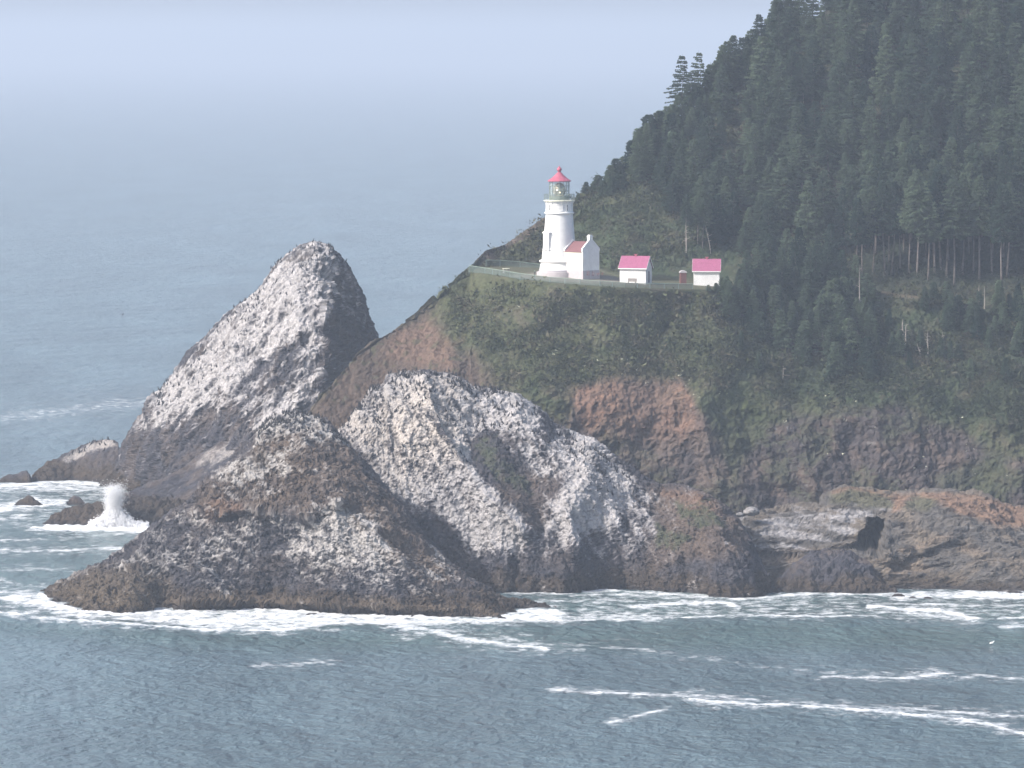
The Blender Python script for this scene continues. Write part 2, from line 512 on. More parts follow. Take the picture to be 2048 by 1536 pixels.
# ---- the front rock
def build_front_rock():
    ridge = [(80,1188),(100,1172),(120,1165),(180,1140),(240,1105),(285,1065),(320,1045),(345,1020),(375,1006),(390,985),(400,965),(425,945),(450,930),(490,905),(500,885),
             (520,855),(545,832),(580,824),(620,829),(655,842),(680,868),(705,898),(740,932),(770,972),(810,1024),(850,1074),(890,1112),(930,1150),(970,1176),(1010,1190),(1050,1198),(1112,1220)]
    bpy_ = [(80,1190),(110,1206),(180,1223),(260,1229),(320,1214),(400,1219),(480,1217),(540,1214),(640,1222),(780,1229),(860,1232),(960,1238),(1010,1241),(1032,1222),(1060,1219),(1112,1221)]
    px = np.arange(80, 1113, 4.0)
    base = np.stack([px, y_sea(interp(px, bpy_) + 3)], -1)
    ridgeY = [(80,749),(200,750),(345,752),(500,754),(600,753),(700,748),(850,742),(970,736),(1112,731)]
    ribs = [([(560,830),(600,930),(690,1010),(800,1120)], 40, 3.0), ([(390,985),(480,1020),(620,1030)], 22, 1.8), ([(490,905),(470,960),(400,1010)], 24, 2.0),
            ([(320,1045),(330,1100),(340,1200)], 22, -1.6), ([(200,1140),(260,1180),(300,1215)], 26, 1.6), ([(385,1038),(440,1040),(520,1030),(620,1042),(720,1018)], 7, -1.6), ([(395,1024),(480,1018),(600,1022),(680,1005)], 10, 1.3), ([(335,1203),(480,1200),(640,1206),(800,1213),(980,1222)], 7, 1.8), ([(760,1000),(830,1110),(900,1180)], 26, -1.4)]
    p, nr = stack_grid(1.35, ridge, base, ridgeY, 330, dome=0.55, back=14, nback=60, ribs=ribs)
    edge = np.minimum(1, np.abs(np.arange(p.shape[0]) - nr)[:, None] / 40.0) * 0.7 + 0.3
    p, h = displace(p, [('fbm', 9, (1.6, edge)), ('ridge', 4.5, (1.5, edge)), ('ridge', 2.0, (0.5, edge))], strata=(math.radians(-38), 2.8))
    p, h = displace(p, [('cell', 2.0, 0.30 * varied(p)), ('cell', 0.6, 0.19), ('block', 0.8, 0.32), ('fbm', 0.45, 0.30)])
    n = normals(p); px, py = proj(p); q = p.astype(np.float32)
    wx = px + 22 * fbm(q / 5 + 1, 3); wy = py + 22 * fbm(q / 5 + 5, 3)
    br = 0.75 * region(wx, wy, [(520,860),(680,860),(860,1090),(940,1160),(860,1170),(700,1060),(580,1020),(380,1040),(400,970),(480,920)], 20)
    c = base_rock_colour(p, n, h, tide=2.6, brown_w=br, brown=(0.095, 0.073, 0.058))
    c = mix(c, (0.098, 0.078, 0.056), 0.75 * region(wx, wy, [(90,1185),(180,1140),(300,1130),(350,1170),(330,1225),(180,1225)], 16))
    c = mix(c, (0.092, 0.072, 0.052), 0.7 * streak(px, wy, [(330,1202),(480,1200),(640,1206),(800,1213),(1000,1222)], 9))
    c = mix(c, (0.15, 0.092, 0.062), 0.6 * region(wx, wy, [(400,1010),(440,990),(480,1010),(470,1035),(400,1038)], 10))
    g = 1.0 * region(wx, wy, [(520,850),(575,820),(640,830),(700,890),(660,880),(600,870),(540,890),(500,900)], 14)
    g += 0.75 * region(wx, wy, [(420,955),(470,925),(500,905),(580,900),(590,935),(640,940),(560,960),(480,960),(430,970)], 10)
    g += 0.35 * region(wx, wy, [(600,1020),(680,1000),(760,1030),(770,1080),(700,1075),(620,1050)], 18)
    g += 0.50 * region(wx, wy, [(540,1020),(640,1000),(720,1020),(740,1090),(690,1130),(620,1080),(560,1050)], 18)
    g += 0.42 * region(wx, wy, [(300,1060),(400,1010),(560,1030),(880,1100),(920,1170),(700,1190),(500,1140),(300,1160),(240,1120)], 24)
    g += 0.3 * region(wx, wy, [(600,940),(700,940),(760,1000),(700,1010),(620,990)], 14)
    g += 0.30 * sstep(py, 1200, 1150) * sstep(fbm(q / 7 + 13, 2), -.2, .3)
    c = droppings(c, p, n, g * 0.72, (0.33, 0.315, 0.30), 0.6, -38)
    c = np.clip(c, 0.012, 0.7)
    finish_rock('sea_stack', p, c, 'brown and grey front rock with pointed whitened top, white surf along its foot', 'sea stack', M_rock)
    keep_samples('front', p, n, c, nr + 6)
build_front_rock()

# ---- the broad white rock in the middle
def build_middle_rock():
    ridge = [(640,1040),(652,940),(664,880),(675,862),(700,846),(712,822),(730,796),(745,777),(770,768),(774,750),(795,748),(803,742),(850,739),(900,746),(935,760),(943,772),
             (990,776),(1040,790),(1085,820),(1110,848),(1150,865),(1190,876),(1225,905),(1265,935),(1290,955),(1320,971),(1360,971),(1400,981),(1440,1006),(1465,1026),(1490,1062),(1512,1108),(1532,1150),(1548,1182)]
    bpy_ = [(640,1172),(940,1176),(1000,1184),(1080,1184),(1130,1188),(1200,1176),(1300,1182),(1400,1188),(1430,1196),(1500,1194),(1548,1188)]
    px = np.arange(640, 1549, 4.0)
    base = np.stack([px, y_sea(interp(px, bpy_) + 2)], -1)
    ridgeY = [(640,774),(780,786),(900,788),(1100,786),(1300,776),(1450,766),(1548,753)]
    ribs = [([(850,750),(880,850),(960,970),(1050,1060)], 40, 5.0), ([(960,850),(1010,900),(1060,980),(1090,1060)], 40, -4.0),
            ([(1180,885),(1170,960),(1140,1020),(1150,1090)], 46, 3.6), ([(1330,980),(1290,1060),(1300,1140)], 26, -3.0), ([(1240,930),(1260,1010),(1240,1100)], 22, -2.0),
            ([(1400,985),(1440,1060),(1470,1150)], 28, 2.5), ([(1120,1050),(1130,1120),(1140,1180)], 14, -2.5), ([(1040,1080),(1030,1180)], 14, -2.0), ([(1240,1100),(1250,1180)], 12, -2.5), ([(1370,1120),(1375,1180)], 12, -2.0)]
    p, nr = stack_grid(1.35, ridge, base, ridgeY, 440, dome=0.7, back=14, nback=60, ribs=ribs)
    edge = np.minimum(1, np.abs(np.arange(p.shape[0]) - nr)[:, None] / 40.0) * 0.75 + 0.25
    p, h = displace(p, [('fbm', 9, (1.6, edge)), ('ridge', 5, (1.0, edge)), ('ridge', 2.2, (0.35, edge))], strata=(math.radians(-62), 2.4))
    p, h = displace(p, [('cell', 2.1, 0.28 * varied(p)), ('cell', 0.6, 0.18), ('block', 0.8, 0.35), ('fbm', 0.5, 0.25)])
    n = normals(p); px, py = proj(p); q = p.astype(np.float32)
    wx = px + 20 * fbm(q / 5 + 1, 3); wy = py + 20 * fbm(q / 5 + 5, 3)
    br = 0.75 * region(wx, wy, [(1300,975),(1420,985),(1490,1060),(1480,1110),(1400,1120),(1280,1140),(1310,1050)], 16)
    br = np.maximum(br, 0.5 * region(wx, wy, [(1000,950),(1110,930),(1130,960),(1090,1060),(1030,1060),(990,990)], 16))
    c = base_rock_colour(p, n, h, tide=2.6, brown_w=br, brown=(0.095, 0.073, 0.060))
    c = mix(c, (0.17, 0.105, 0.072), 0.5 * region(wx, wy, [(1330,980),(1400,990),(1450,1030),(1400,1020),(1340,1000)], 10))
    g = 1.05 * region(wx, wy, [(660,860),(740,770),(800,735),(930,750),(1050,790),(1100,840),(1060,860),(1000,850),(950,850),(945,900),(960,950),(1020,1000),(1060,1060),(1040,1100),(960,1100),(900,1050),(800,1000),(720,910)], 20)
    g += 1.0 * region(wx, wy, [(1150,860),(1200,870),(1250,930),(1260,1000),(1210,1060),(1130,1080),(1090,1050),(1130,970),(1140,920)], 20)
    g += 0.62 * region(wx, wy, [(1000,790),(1110,850),(1180,880),(1140,960),(1090,960),(1040,900),(960,850)], 22)
    g += 0.45 * region(wx, wy, [(1250,950),(1320,980),(1300,1080),(1200,1120),(940,1120),(900,1060)], 26)
    g -= 0.55 * region(wx, wy, [(950,870),(985,865),(1010,910),(1060,960),(1085,1050),(1050,1040),(1000,985),(945,940)], 18)
    g += 0.5 * streak(wx, wy, [(1450,1000),(1470,1030),(1480,1060)], 9)
    g = g * (1 + 0.25 * fbm(q / 7 + 55, 2))
    warm = region(wx, wy, [(660,840),(900,740),(940,900),(800,980)], 60)[..., None]
    c0 = droppings(c.copy(), p, n, g * 0.80, WHITE, 0.6); c1 = droppings(c, p, n, g * 0.80, (0.40, 0.365, 0.33), 0.6)
    c = c0 * (1 - warm) + c1 * warm
    gr = 0.75 * region(wx, wy, [(945,865),(990,870),(1010,910),(1065,950),(1070,1010),(1010,970),(945,925)], 18) + 0.8 * region(wx, wy, [(1340,1000),(1420,1000),(1460,1060),(1400,1060),(1350,1030)], 12) + 0.8 * region(wx, wy, [(1300,1040),(1390,1070),(1360,1110),(1300,1090)], 14)
    c = mix(c, (0.05, 0.062, 0.035), sstep(gr + 0.5 * fbm(q / 1.4 + 50, 3), 0.5, 0.9) * 0.75)
    c = np.clip(c, 0.012, 0.75)
    finish_rock('sea_stack', p, c, 'broad whitened rock with two pale lobes and a dark gully, below the lighthouse', 'sea stack', M_rock)
    keep_samples('middle', p, n, c, nr + 6)
build_middle_rock()

# ---- low rocks at the right with the cave
def build_cave_rock():
    ridge = [(1440,1075),(1470,1040),(1495,1030),(1520,1022),(1560,1018),(1600,1012),(1640,1004),(1662,984),(1690,977),(1730,980),(1790,992),(1830,992),(1850,986),(1900,984),(1960,992),(2000,1006),(2048,1018),(2150,1040),(2300,1060)]
    bpy_ = [(1440,1176),(1700,1178),(1790,1180),(1900,1180),(2010,1184),(2300,1190)]
    px = np.arange(1440, 2301, 4.0)
    base = np.stack([px, y_sea(interp(px, bpy_))], -1)
    ridgeY = [(1440,776),(1560,782),(1700,788),(1900,788),(2300,790)]
    p, nr = stack_grid(1.5, ridge, base, ridgeY, 230, dome=[(1440,0.5),(1700,0.7),(1780,0.9),(2300,0.5)], back=12, nback=30,
                       ribs=[([(1760,1120),(1830,1085),(1900,1078)], 16, 1.8), ([(1790,1128),(1870,1108),(1930,1090)], 14, -1.8), ([(1770,1050),(1775,1110)], 16, 2.5),
                             ([(1500,1110),(1600,1112),(1700,1100)], 12, -2.5), ([(1790,1135),(1900,1140)], 14, -2.0)])
    p, h = displace(p, [('fbm', 8, 1.3), ('ridge', 3, 1.1)], strata=(math.radians(12), 4.5))
    qx, qy = proj(p); q_ = p.astype(np.float32)
    cave = region(qx + 9 * fbm(q_ / 2.2, 3), qy + 7 * fbm(q_ / 2.2 + 9, 3), [(1740,1038),(1772,1040),(1763,1075),(1760,1112),(1738,1108),(1712,1092),(1730,1062)], 6)
    p, h = displace(p, [('cell', 1.6, 0.4), ('block', 0.9, 0.3), ('fbm', 0.55, 0.25)], strata=(math.radians(8), 2.2))
    p[..., 1] += cave * 22; p[..., 0] += cave * 1.0
    n = normals(p); px, py = qx, qy; q = p.astype(np.float32)
    wx = px + 12 * fbm(q / 5 + 1, 3); wy = py + 9 * fbm(q / 5 + 5, 3)
    c = base_rock_colour(p, n, h, tide=1.6, dark=(0.088, 0.082, 0.076), brown=(0.140, 0.116, 0.090))
    w = 0.88 * region(wx, wy, [(1470,1035),(1560,1016),(1640,1008),(1700,1012),(1770,1025),(1710,1052),(1680,1085),(1560,1098),(1480,1092)], 22)
    st = fbm(np.stack([q[..., 0] * 0.16 - q[..., 2] * 0.05, q[..., 1] * 0.2, q[..., 2] * 1.1 + 0.15 * q[..., 0]], -1), 4)
    c = mix(c, (0.30, 0.29, 0.29), sstep(w + 1.5 * st + 0.35 * fbm(q / 0.6, 2), 0.45, 1.2) * 0.85)
    gr = region(wx, wy, [(1660,985),(1700,976),(1780,990),(1785,1015),(1700,1010),(1660,1005)], 8) + region(wx, wy, [(1810,1000),(1850,992),(1880,1000),(1860,1020),(1810,1018)], 7)
    c = mix(c, (0.085, 0.083, 0.05), gr * 0.8)
    so = region(wx, wy, [(1850,990),(1960,992),(2048,1015),(2300,1055),(2300,1085),(2100,1060),(1990,1050),(1930,1030),(1890,1015)], 8) + region(wx, wy, [(1783,992),(1808,995),(1806,1022),(1788,1025)], 6)
    so += 0.8 * streak(wx, wy, [(1665,983),(1700,979),(1790,993),(1850,990),(1900,987)], 4)
    c = mix(c, (0.20, 0.128, 0.088), np.clip(so, 0, 1) * 0.8)
    sa = region(wx, wy, [(1765,1125),(1830,1120),(1870,1140),(1800,1150),(1775,1145)], 8) + streak(wx, wy, [(1800,1100),(1870,1083),(1900,1070)], 6) + 0.8 * streak(wx, wy, [(1920,1095),(1960,1100)], 9) + 0.7 * region(wx, wy, [(1490,1098),(1640,1098),(1660,1125),(1500,1130)], 8)
    c = mix(c, (0.20, 0.155, 0.115), np.clip(sa, 0, 1) * 0.6)
    crk = np.abs(fbm(q / 3.5 + 80, 3))
    c *= (0.55 + 0.45 * sstep(crk, 0.0, 0.05))[..., None]
    c *= (1 + 0.25 * fbm(q / 0.7 + 7, 3))[..., None]
    finish_rock('coastal_rock', p, np.clip(c, .012, .7), 'low rust-topped coastal rock with a dark cave mouth at the right', 'rock', M_rock)
    return p
CAVE_P = build_cave_rock()
small_rock('rock_mound', [(1525,1172),(1545,1160),(1575,1148),(1600,1120),(1625,1106),(1660,1101),(1700,1106),(1730,1122),(1750,1140),(1770,1165),(1792,1184)],
           [(1525,1186),(1650,1186),(1792,1186)], 'dark rounded rock mound at the waterline in front of the cave mouth', depth=9, tide=2.0, amp=1.3, nrow=90)
for (cx, cy, w, hh, lab) in [(1500,1027,15,9,'pale rounded boulder left of the whitish rock ledges'),(1478,1032,9,5,'smaller pale boulder at the far left end of the whitish ledges')]:
    small_rock('boulder', [(cx-w,cy),(cx-w*.6,cy-hh*.8),(cx,cy-hh),(cx+w*.6,cy-hh*.8),(cx+w,cy)], 1150, lab, depth=3, tide=-3, amp=0.3, step=1.0, nrow=40) if False else None

# ---- the headland
def ledge_z(px_, Y_):
    pe = interp([px_], LEDGE_PE)[0]; ye = interp([px_], LEDGE_YE)[0]; ze = z_at(pe, ye)
    yh = interp([px_], [(938,832),(960,834),(1000,842),(1100,847),(1190,842),(1240,836),(1450,838),(1600,838)])[0]
    zh = interp([px_], [(938,46.5),(1000,46.3),(1120,46.0),(1200,45.5),(1240,44.7),(1300,44.3),(1450,43.7),(1600,43.8)])[0]
    return float(ze + (zh - ze) * min(max((Y_ - ye) / (yh - ye), 0), 1))
LEDGE_PE = [(938,541),(955,545),(1000,552),(1040,558),(1100,566),(1200,574),(1300,577),(1450,581),(1520,588),(1600,600),(1750,612),(2330,640)]
LEDGE_YE = [(938,830),(970,826),(1000,822),(1100,814),(1200,810),(1300,812),(1450,816),(1600,822),(2330,830)]
def build_headland():
    px = np.arange(540, 2330, 1.7)
    sil = [(540,905),(600,850),(630,812),(650,786),(690,744),(715,712),(740,694),(760,682),(800,652),(835,625),(870,600),(905,565),(925,547),(938,535),(955,517),(972,501),(985,496),(1010,488),(1050,460),(1090,432),
           (1130,408),(1170,385),(1200,368),(1240,345),(1300,295),(1345,255),(1400,205),(1470,150),(1550,85),(1700,-10),(1850,-110),(2048,-235),(2330,-400)]
    pys = interp(px, sil)
    Ys = interp(px, [(540,800),(650,806),(760,816),(870,826),(938,834),(1010,860),(1090,872),(1200,880),(1300,888),(1400,900),(1550,925),(1700,950),(2048,1000),(2330,1030)])
    zs = z_at(pys, Ys)
    # foot of the cliff, break of slope, edge of the ledge, back of the ledge
    Y0 = interp(px, [(540,795),(640,792),(900,790),(1200,790),(1500,792),(2330,796)])
    z0 = np.full_like(px, -1.5)
    zb = interp(px, [(540,6),(650,16),(760,23),(900,27),(1100,27),(1250,25),(1500,24),(1800,22),(2330,22)])
    Yb = interp(px, [(540,797),(640,798),(760,801),(900,800),(1100,799),(1250,800),(1500,802),(2330,806)])
    pe = interp(px, [(938,541),(955,545),(1000,552),(1040,558),(1100,566),(1200,574),(1300,577),(1450,581),(1520,588),(1600,600),(1750,612),(2330,640)])
    Ye = interp(px, [(938,830),(970,826),(1000,822),(1100,814),(1200,810),(1300,812),(1450,816),(1600,822),(2330,830)])
    ze = z_at(pe, Ye)
    Yh = interp(px, [(938,832),(960,834),(1000,842),(1100,847),(1190,842),(1240,836),(1450,838),(1600,838),(2330,848)])
    zh = interp(px, [(938,46.5),(1000,46.3),(1120,46.0),(1200,45.5),(1240,44.7),(1300,44.3),(1450,43.7),(1600,43.8),(1750,45),(2330,48)])
    L = px < 938
    Ye = np.where(L, Ys - 0.4, Ye); ze = np.where(L, zs - 0.25, ze)
    Yh = np.where(L, Ys - 0.2, Yh); zh = np.where(L, zs - 0.1, zh)
    zb = np.minimum(zb, zs - 3); 
    lines = [(Y0, z0), (Yb, zb), (Ye, ze), (Yh, zh), (Ys, zs)]
    seg = [190, 190, 36, 260]
    Ya, za, sid = [], [], []
    for k in range(4):
        t = np.linspace(0, 1, seg[k], endpoint=(k == 3))[:, None]
        (ya, zza), (yb, zzb) = lines[k], lines[k + 1]
        ty = t
        if k == 1:   # rounded brow under the ledge
            tz = t ** 0.93; ty = t ** 1.15
        elif k == 3:
            tz = t * 0.75 + 0.25 * np.sin(t * math.pi / 2)
        else: tz = t
        Ya.append(ya + (yb - ya) * ty); za.append(zza + (zzb - zza) * tz)
        sid += [k] * seg[k]
    nf = sum(seg)
    tb = np.linspace(0, 1, 41)[1:][:, None]
    Ya.append(Ys + (30 + zs * 0.8) * tb); za.append(zs * (1 - tb ** 1.4) - 1.5 * tb)
    Y = np.vstack(Ya); z = np.vstack(za)
    PX = np.broadcast_to(px, Y.shape)
    p = np.stack([x_at(PX, Y, z), Y, z], -1)
    rows = np.arange(Y.shape[0])[:, None]
    s0, s1, s2 = seg[0], seg[0] + seg[1], seg[0] + seg[1] + seg[2]
    # the level ledge stays level
    ledge = sstep(rows, s1 - 16, s1) * sstep(rows, s2 + 24, s2 + 2) * sstep(PX, 930, 960) * sstep(PX, 1530, 1450)
    cliff = sstep(rows, s0 + 40, s0 - 30) * np.ones_like(Y)
    foot = sstep(rows, 0, 12)
    nearsil = np.where(L[None, :], sstep(np.abs(rows - s2), 5, 60), sstep(np.abs(rows - nf), 0, 60)) * 0.8 + 0.2
    keep = (1 - 0.96 * ledge) * nearsil
    # buttresses of the cliff and hollows of the slope
    q = p.astype(np.float32)
    but = fbm(np.stack([q[..., 0] / 11, q[..., 1] / 30, q[..., 2] / 40], -1), 3)
    n = normals(p)
    p = p + n * (but * (2.0 * cliff + 1.6 * (1 - cliff)) * keep * foot)[..., None]
    p, h = displace(p, [('fbm', 16, 2.0), ('ridge', 6, (0.75, 0.4 + 0.8 * cliff))], keep=keep * foot)
    for pts, w, amp in [([(1480,830),(1530,950),(1560,1010)], 50, -1.8), ([(1400,800),(1420,900),(1440,980)], 24, 2.0), ([(1750,810),(1760,900),(1740,990)], 40, 1.4), ([(1860,850),(1835,980)], 44, -1.6),
                        ([(1180,620),(1080,680),(1020,760)], 30, -2.5), ([(900,620),(870,700),(850,760)], 30, 1.6), ([(1100,590),(1060,660),(1060,740)], 26, 1.2), ([(1600,860),(1630,980)], 40, 1.3), ([(1380,600),(1300,700)], 30, -2.0)]:
        qx, qy = proj(p)
        s, _ = seg_dist(qx, qy, pts)
        p[..., 1] += -amp * np.exp(-s / w) * (rows < s1) * keep
    p, h = displace(p, [('cell', 2.4, (0.45, (0.4 + cliff) * varied(p))), ('cell', 1.1, 0.25), ('block', 1.0, (0.25, cliff)), ('fbm', 0.9, 0.35)], keep=(1 - 0.97 * ledge) * (0.4 + 0.6 * nearsil))
    n = normals(p); px2, py2 = proj(p); q = p.astype(np.float32)
    wx = px2 + 24 * fbm(q / 6 + 1, 3); wy = py2 + 20 * fbm(q / 6 + 5, 3)
    v = fbm(q / 3.0, 4)
    c = np.zeros(p.shape, np.float32) + np.array(GRASS, np.float32)
    c = mix(c, (0.082, 0.070, 0.050), sstep(v, -0.15, 0.45) * 0.75)
    c = mix(c, BUSH, sstep(fbm(q / 4.5 + 30, 4), 0.05, 0.35) * 0.7)
    # forest floor
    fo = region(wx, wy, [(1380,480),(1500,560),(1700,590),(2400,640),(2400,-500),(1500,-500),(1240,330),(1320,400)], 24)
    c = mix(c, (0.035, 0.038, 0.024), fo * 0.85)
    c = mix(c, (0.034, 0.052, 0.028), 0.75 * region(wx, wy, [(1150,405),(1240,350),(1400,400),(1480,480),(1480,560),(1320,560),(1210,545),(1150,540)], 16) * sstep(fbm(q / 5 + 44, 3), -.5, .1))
    # bare brown slope at the left
    br = region(wx, wy, [(540,900),(700,700),(800,640),(860,600),(895,630),(880,690),(950,710),(985,760),(1040,840),(900,840),(600,960)], 26)
    c = mix(c, (0.082, 0.060, 0.049), br * 0.92)
    sx = region(wx, wy, [(790,660),(860,640),(880,670),(910,700),(900,740),(840,730),(780,710)], 14) + 0.8 * streak(wx, wy, [(870,640),(850,675),(820,700)], 8) + 0.7 * streak(wx, wy, [(915,672),(880,700)], 10)
    c = mix(c, (0.150, 0.098, 0.072), np.clip(sx, 0, 1) * 0.6)
    c = mix(c, GRASS, br * sstep(fbm(q / 2.0 + 60, 3), 0.15, 0.4) * 0.6)
    c = mix(c, (0.022, 0.030, 0.020), 0.85 * region(wx, wy, [(1700,430),(2060,430),(2060,575),(1700,575)], 20))  # shade of the forest interior painted into the ground colour
    c = mix(c, (0.034, 0.050, 0.027), 0.8 * region(wx, wy, [(1450,590),(1700,600),(2400,640),(2400,900),(1900,850),(1600,800),(1480,740)], 30) * sstep(fbm(q / 6 + 144, 3), -.5, .15))
    # silhouetted brown back slope left of the tower
    bs = region(wx, wy, [(945,520),(1000,485),(1090,425),(1140,405),(1090,450),(1030,490),(990,522)], 8)
    c = mix(c, (0.115, 0.088, 0.075), bs * 0.8)
    # soil scar and rock below it
    cl = region(wx, wy, [(1130,840),(1170,770),(1360,760),(1400,830),(1470,860),(1700,820),(1800,810),(1920,880),(2100,930),(2400,960),(2400,1250),(500,1250),(700,900),(1050,900)], 16)
    rock = np.zeros_like(c) + np.array((0.058, 0.050, 0.050), np.float32)
    rock = mix(rock, (0.094, 0.072, 0.060), sstep(fbm(q / 4 + 12, 4), -0.1, 0.35) * 0.8)
    rock *= (1 + 0.4 * fbm(q / 1.3 + 9, 3))[..., None]
    vg = sstep(fbm(q / 7 + 70, 4) + 0.25 * n[..., 2], 0.12, 0.35)
    w_ = cl[..., None]
    c = c * (1 - w_) + rock * w_
    c = mix(c, (0.042, 0.052, 0.026), cl * vg * 0.55)
    c = mix(c, (0.125, 0.096, 0.078), 0.6 * region(wx, wy, [(1120,840),(1300,860),(1420,860),(1480,900),(1460,1000),(1380,980),(1280,950),(1180,870)], 20) * sstep(fbm(q / 3 + 66, 3), -.3, .3))
    sc = region(wx, wy, [(1140,770),(1230,755),(1350,765),(1375,800),(1410,860),(1350,890),(1240,870),(1150,850)], 26)
    c = mix(c, (0.145, 0.096, 0.072), sc * 0.8)
    s2_ = region(wx, wy, [(1150,770),(1240,780),(1240,810),(1200,850),(1170,860),(1150,810)], 10) + streak(wx, wy, [(1360,780),(1380,830),(1350,870)], 10) + 0.8 * region(wx, wy, [(1330,820),(1370,830),(1370,880),(1335,870)], 9) + 0.6 * streak(wx, wy, [(1480,490),(1490,502)], 9)
    c = mix(c, (0.200, 0.122, 0.086), np.clip(s2_, 0, 1) * sstep(fbm(q / 1.8 + 33, 3), -0.35, 0.2) * 0.7)
    gs = region(wx, wy, [(1410,790),(1500,760),(1560,840),(1500,900),(1480,960),(1440,900)], 14) + 0.7 * region(wx, wy, [(1860,960),(2000,900),(2060,960),(2000,1000),(1900,1000)], 14)
    c = mix(c, (0.044, 0.056, 0.026), np.clip(gs, 0, 1) * 0.7)
    pale = sstep(fbm(q / 1.3 + 90, 3), 0.42, 0.55) * sstep(fbm(q / 9 + 15, 2), -0.05, 0.2) * cl
    c = mix(c, (0.26, 0.245, 0.23), pale * 0.6)
    # light green grass just below the ledge at the left
    lg = region(wx, wy, [(870,590),(930,550),(1010,556),(1090,570),(1060,600),(980,640),(900,680),(860,640)], 14) + 0.6 * region(wx, wy, [(1080,620),(1400,590),(1450,700),(1300,740),(1100,760),(1000,740)], 30)
    c = mix(c, (0.070, 0.080, 0.038), np.clip(lg, 0, 1) * sstep(v, -0.4, 0.3) * 0.75)
    # the mown and gravelled ledge
    lw = ledge * sstep(PX, 940, 960) * sstep(rows, s1 + 1, s1 + 4) * sstep(rows, s2 + 6, s2 - 4)
    c = mix(c, (0.088, 0.088, 0.052), lw * 0.9)
    gp = region(px2, py2, [(1020,553),(1070,545),(1200,549),(1235,556),(1310,570),(1180,566),(1100,562)], 4) * lw
    c = mix(c, (0.20, 0.18, 0.15), gp * 0.8)
    # trail in the trees
    c = mix(c, (0.15, 0.11, 0.08), 0.6 * streak(px2, py2, [(1765,585),(1800,592),(1860,597)], 3))
    c *= (1 + 0.28 * fbm(q / 0.8 + 7, 3))[..., None]
    c = np.clip(c, 0.01, 0.7)
    r_, c_ = p.shape[:2]
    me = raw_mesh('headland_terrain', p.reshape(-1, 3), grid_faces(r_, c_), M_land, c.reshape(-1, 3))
    o = link('headland_terrain', me)
    tag(o, kind='structure')
    return p, n, c, (s0, s1, s2, nf), cl
HP, HN, HC, HSEG, HCL = build_headland()
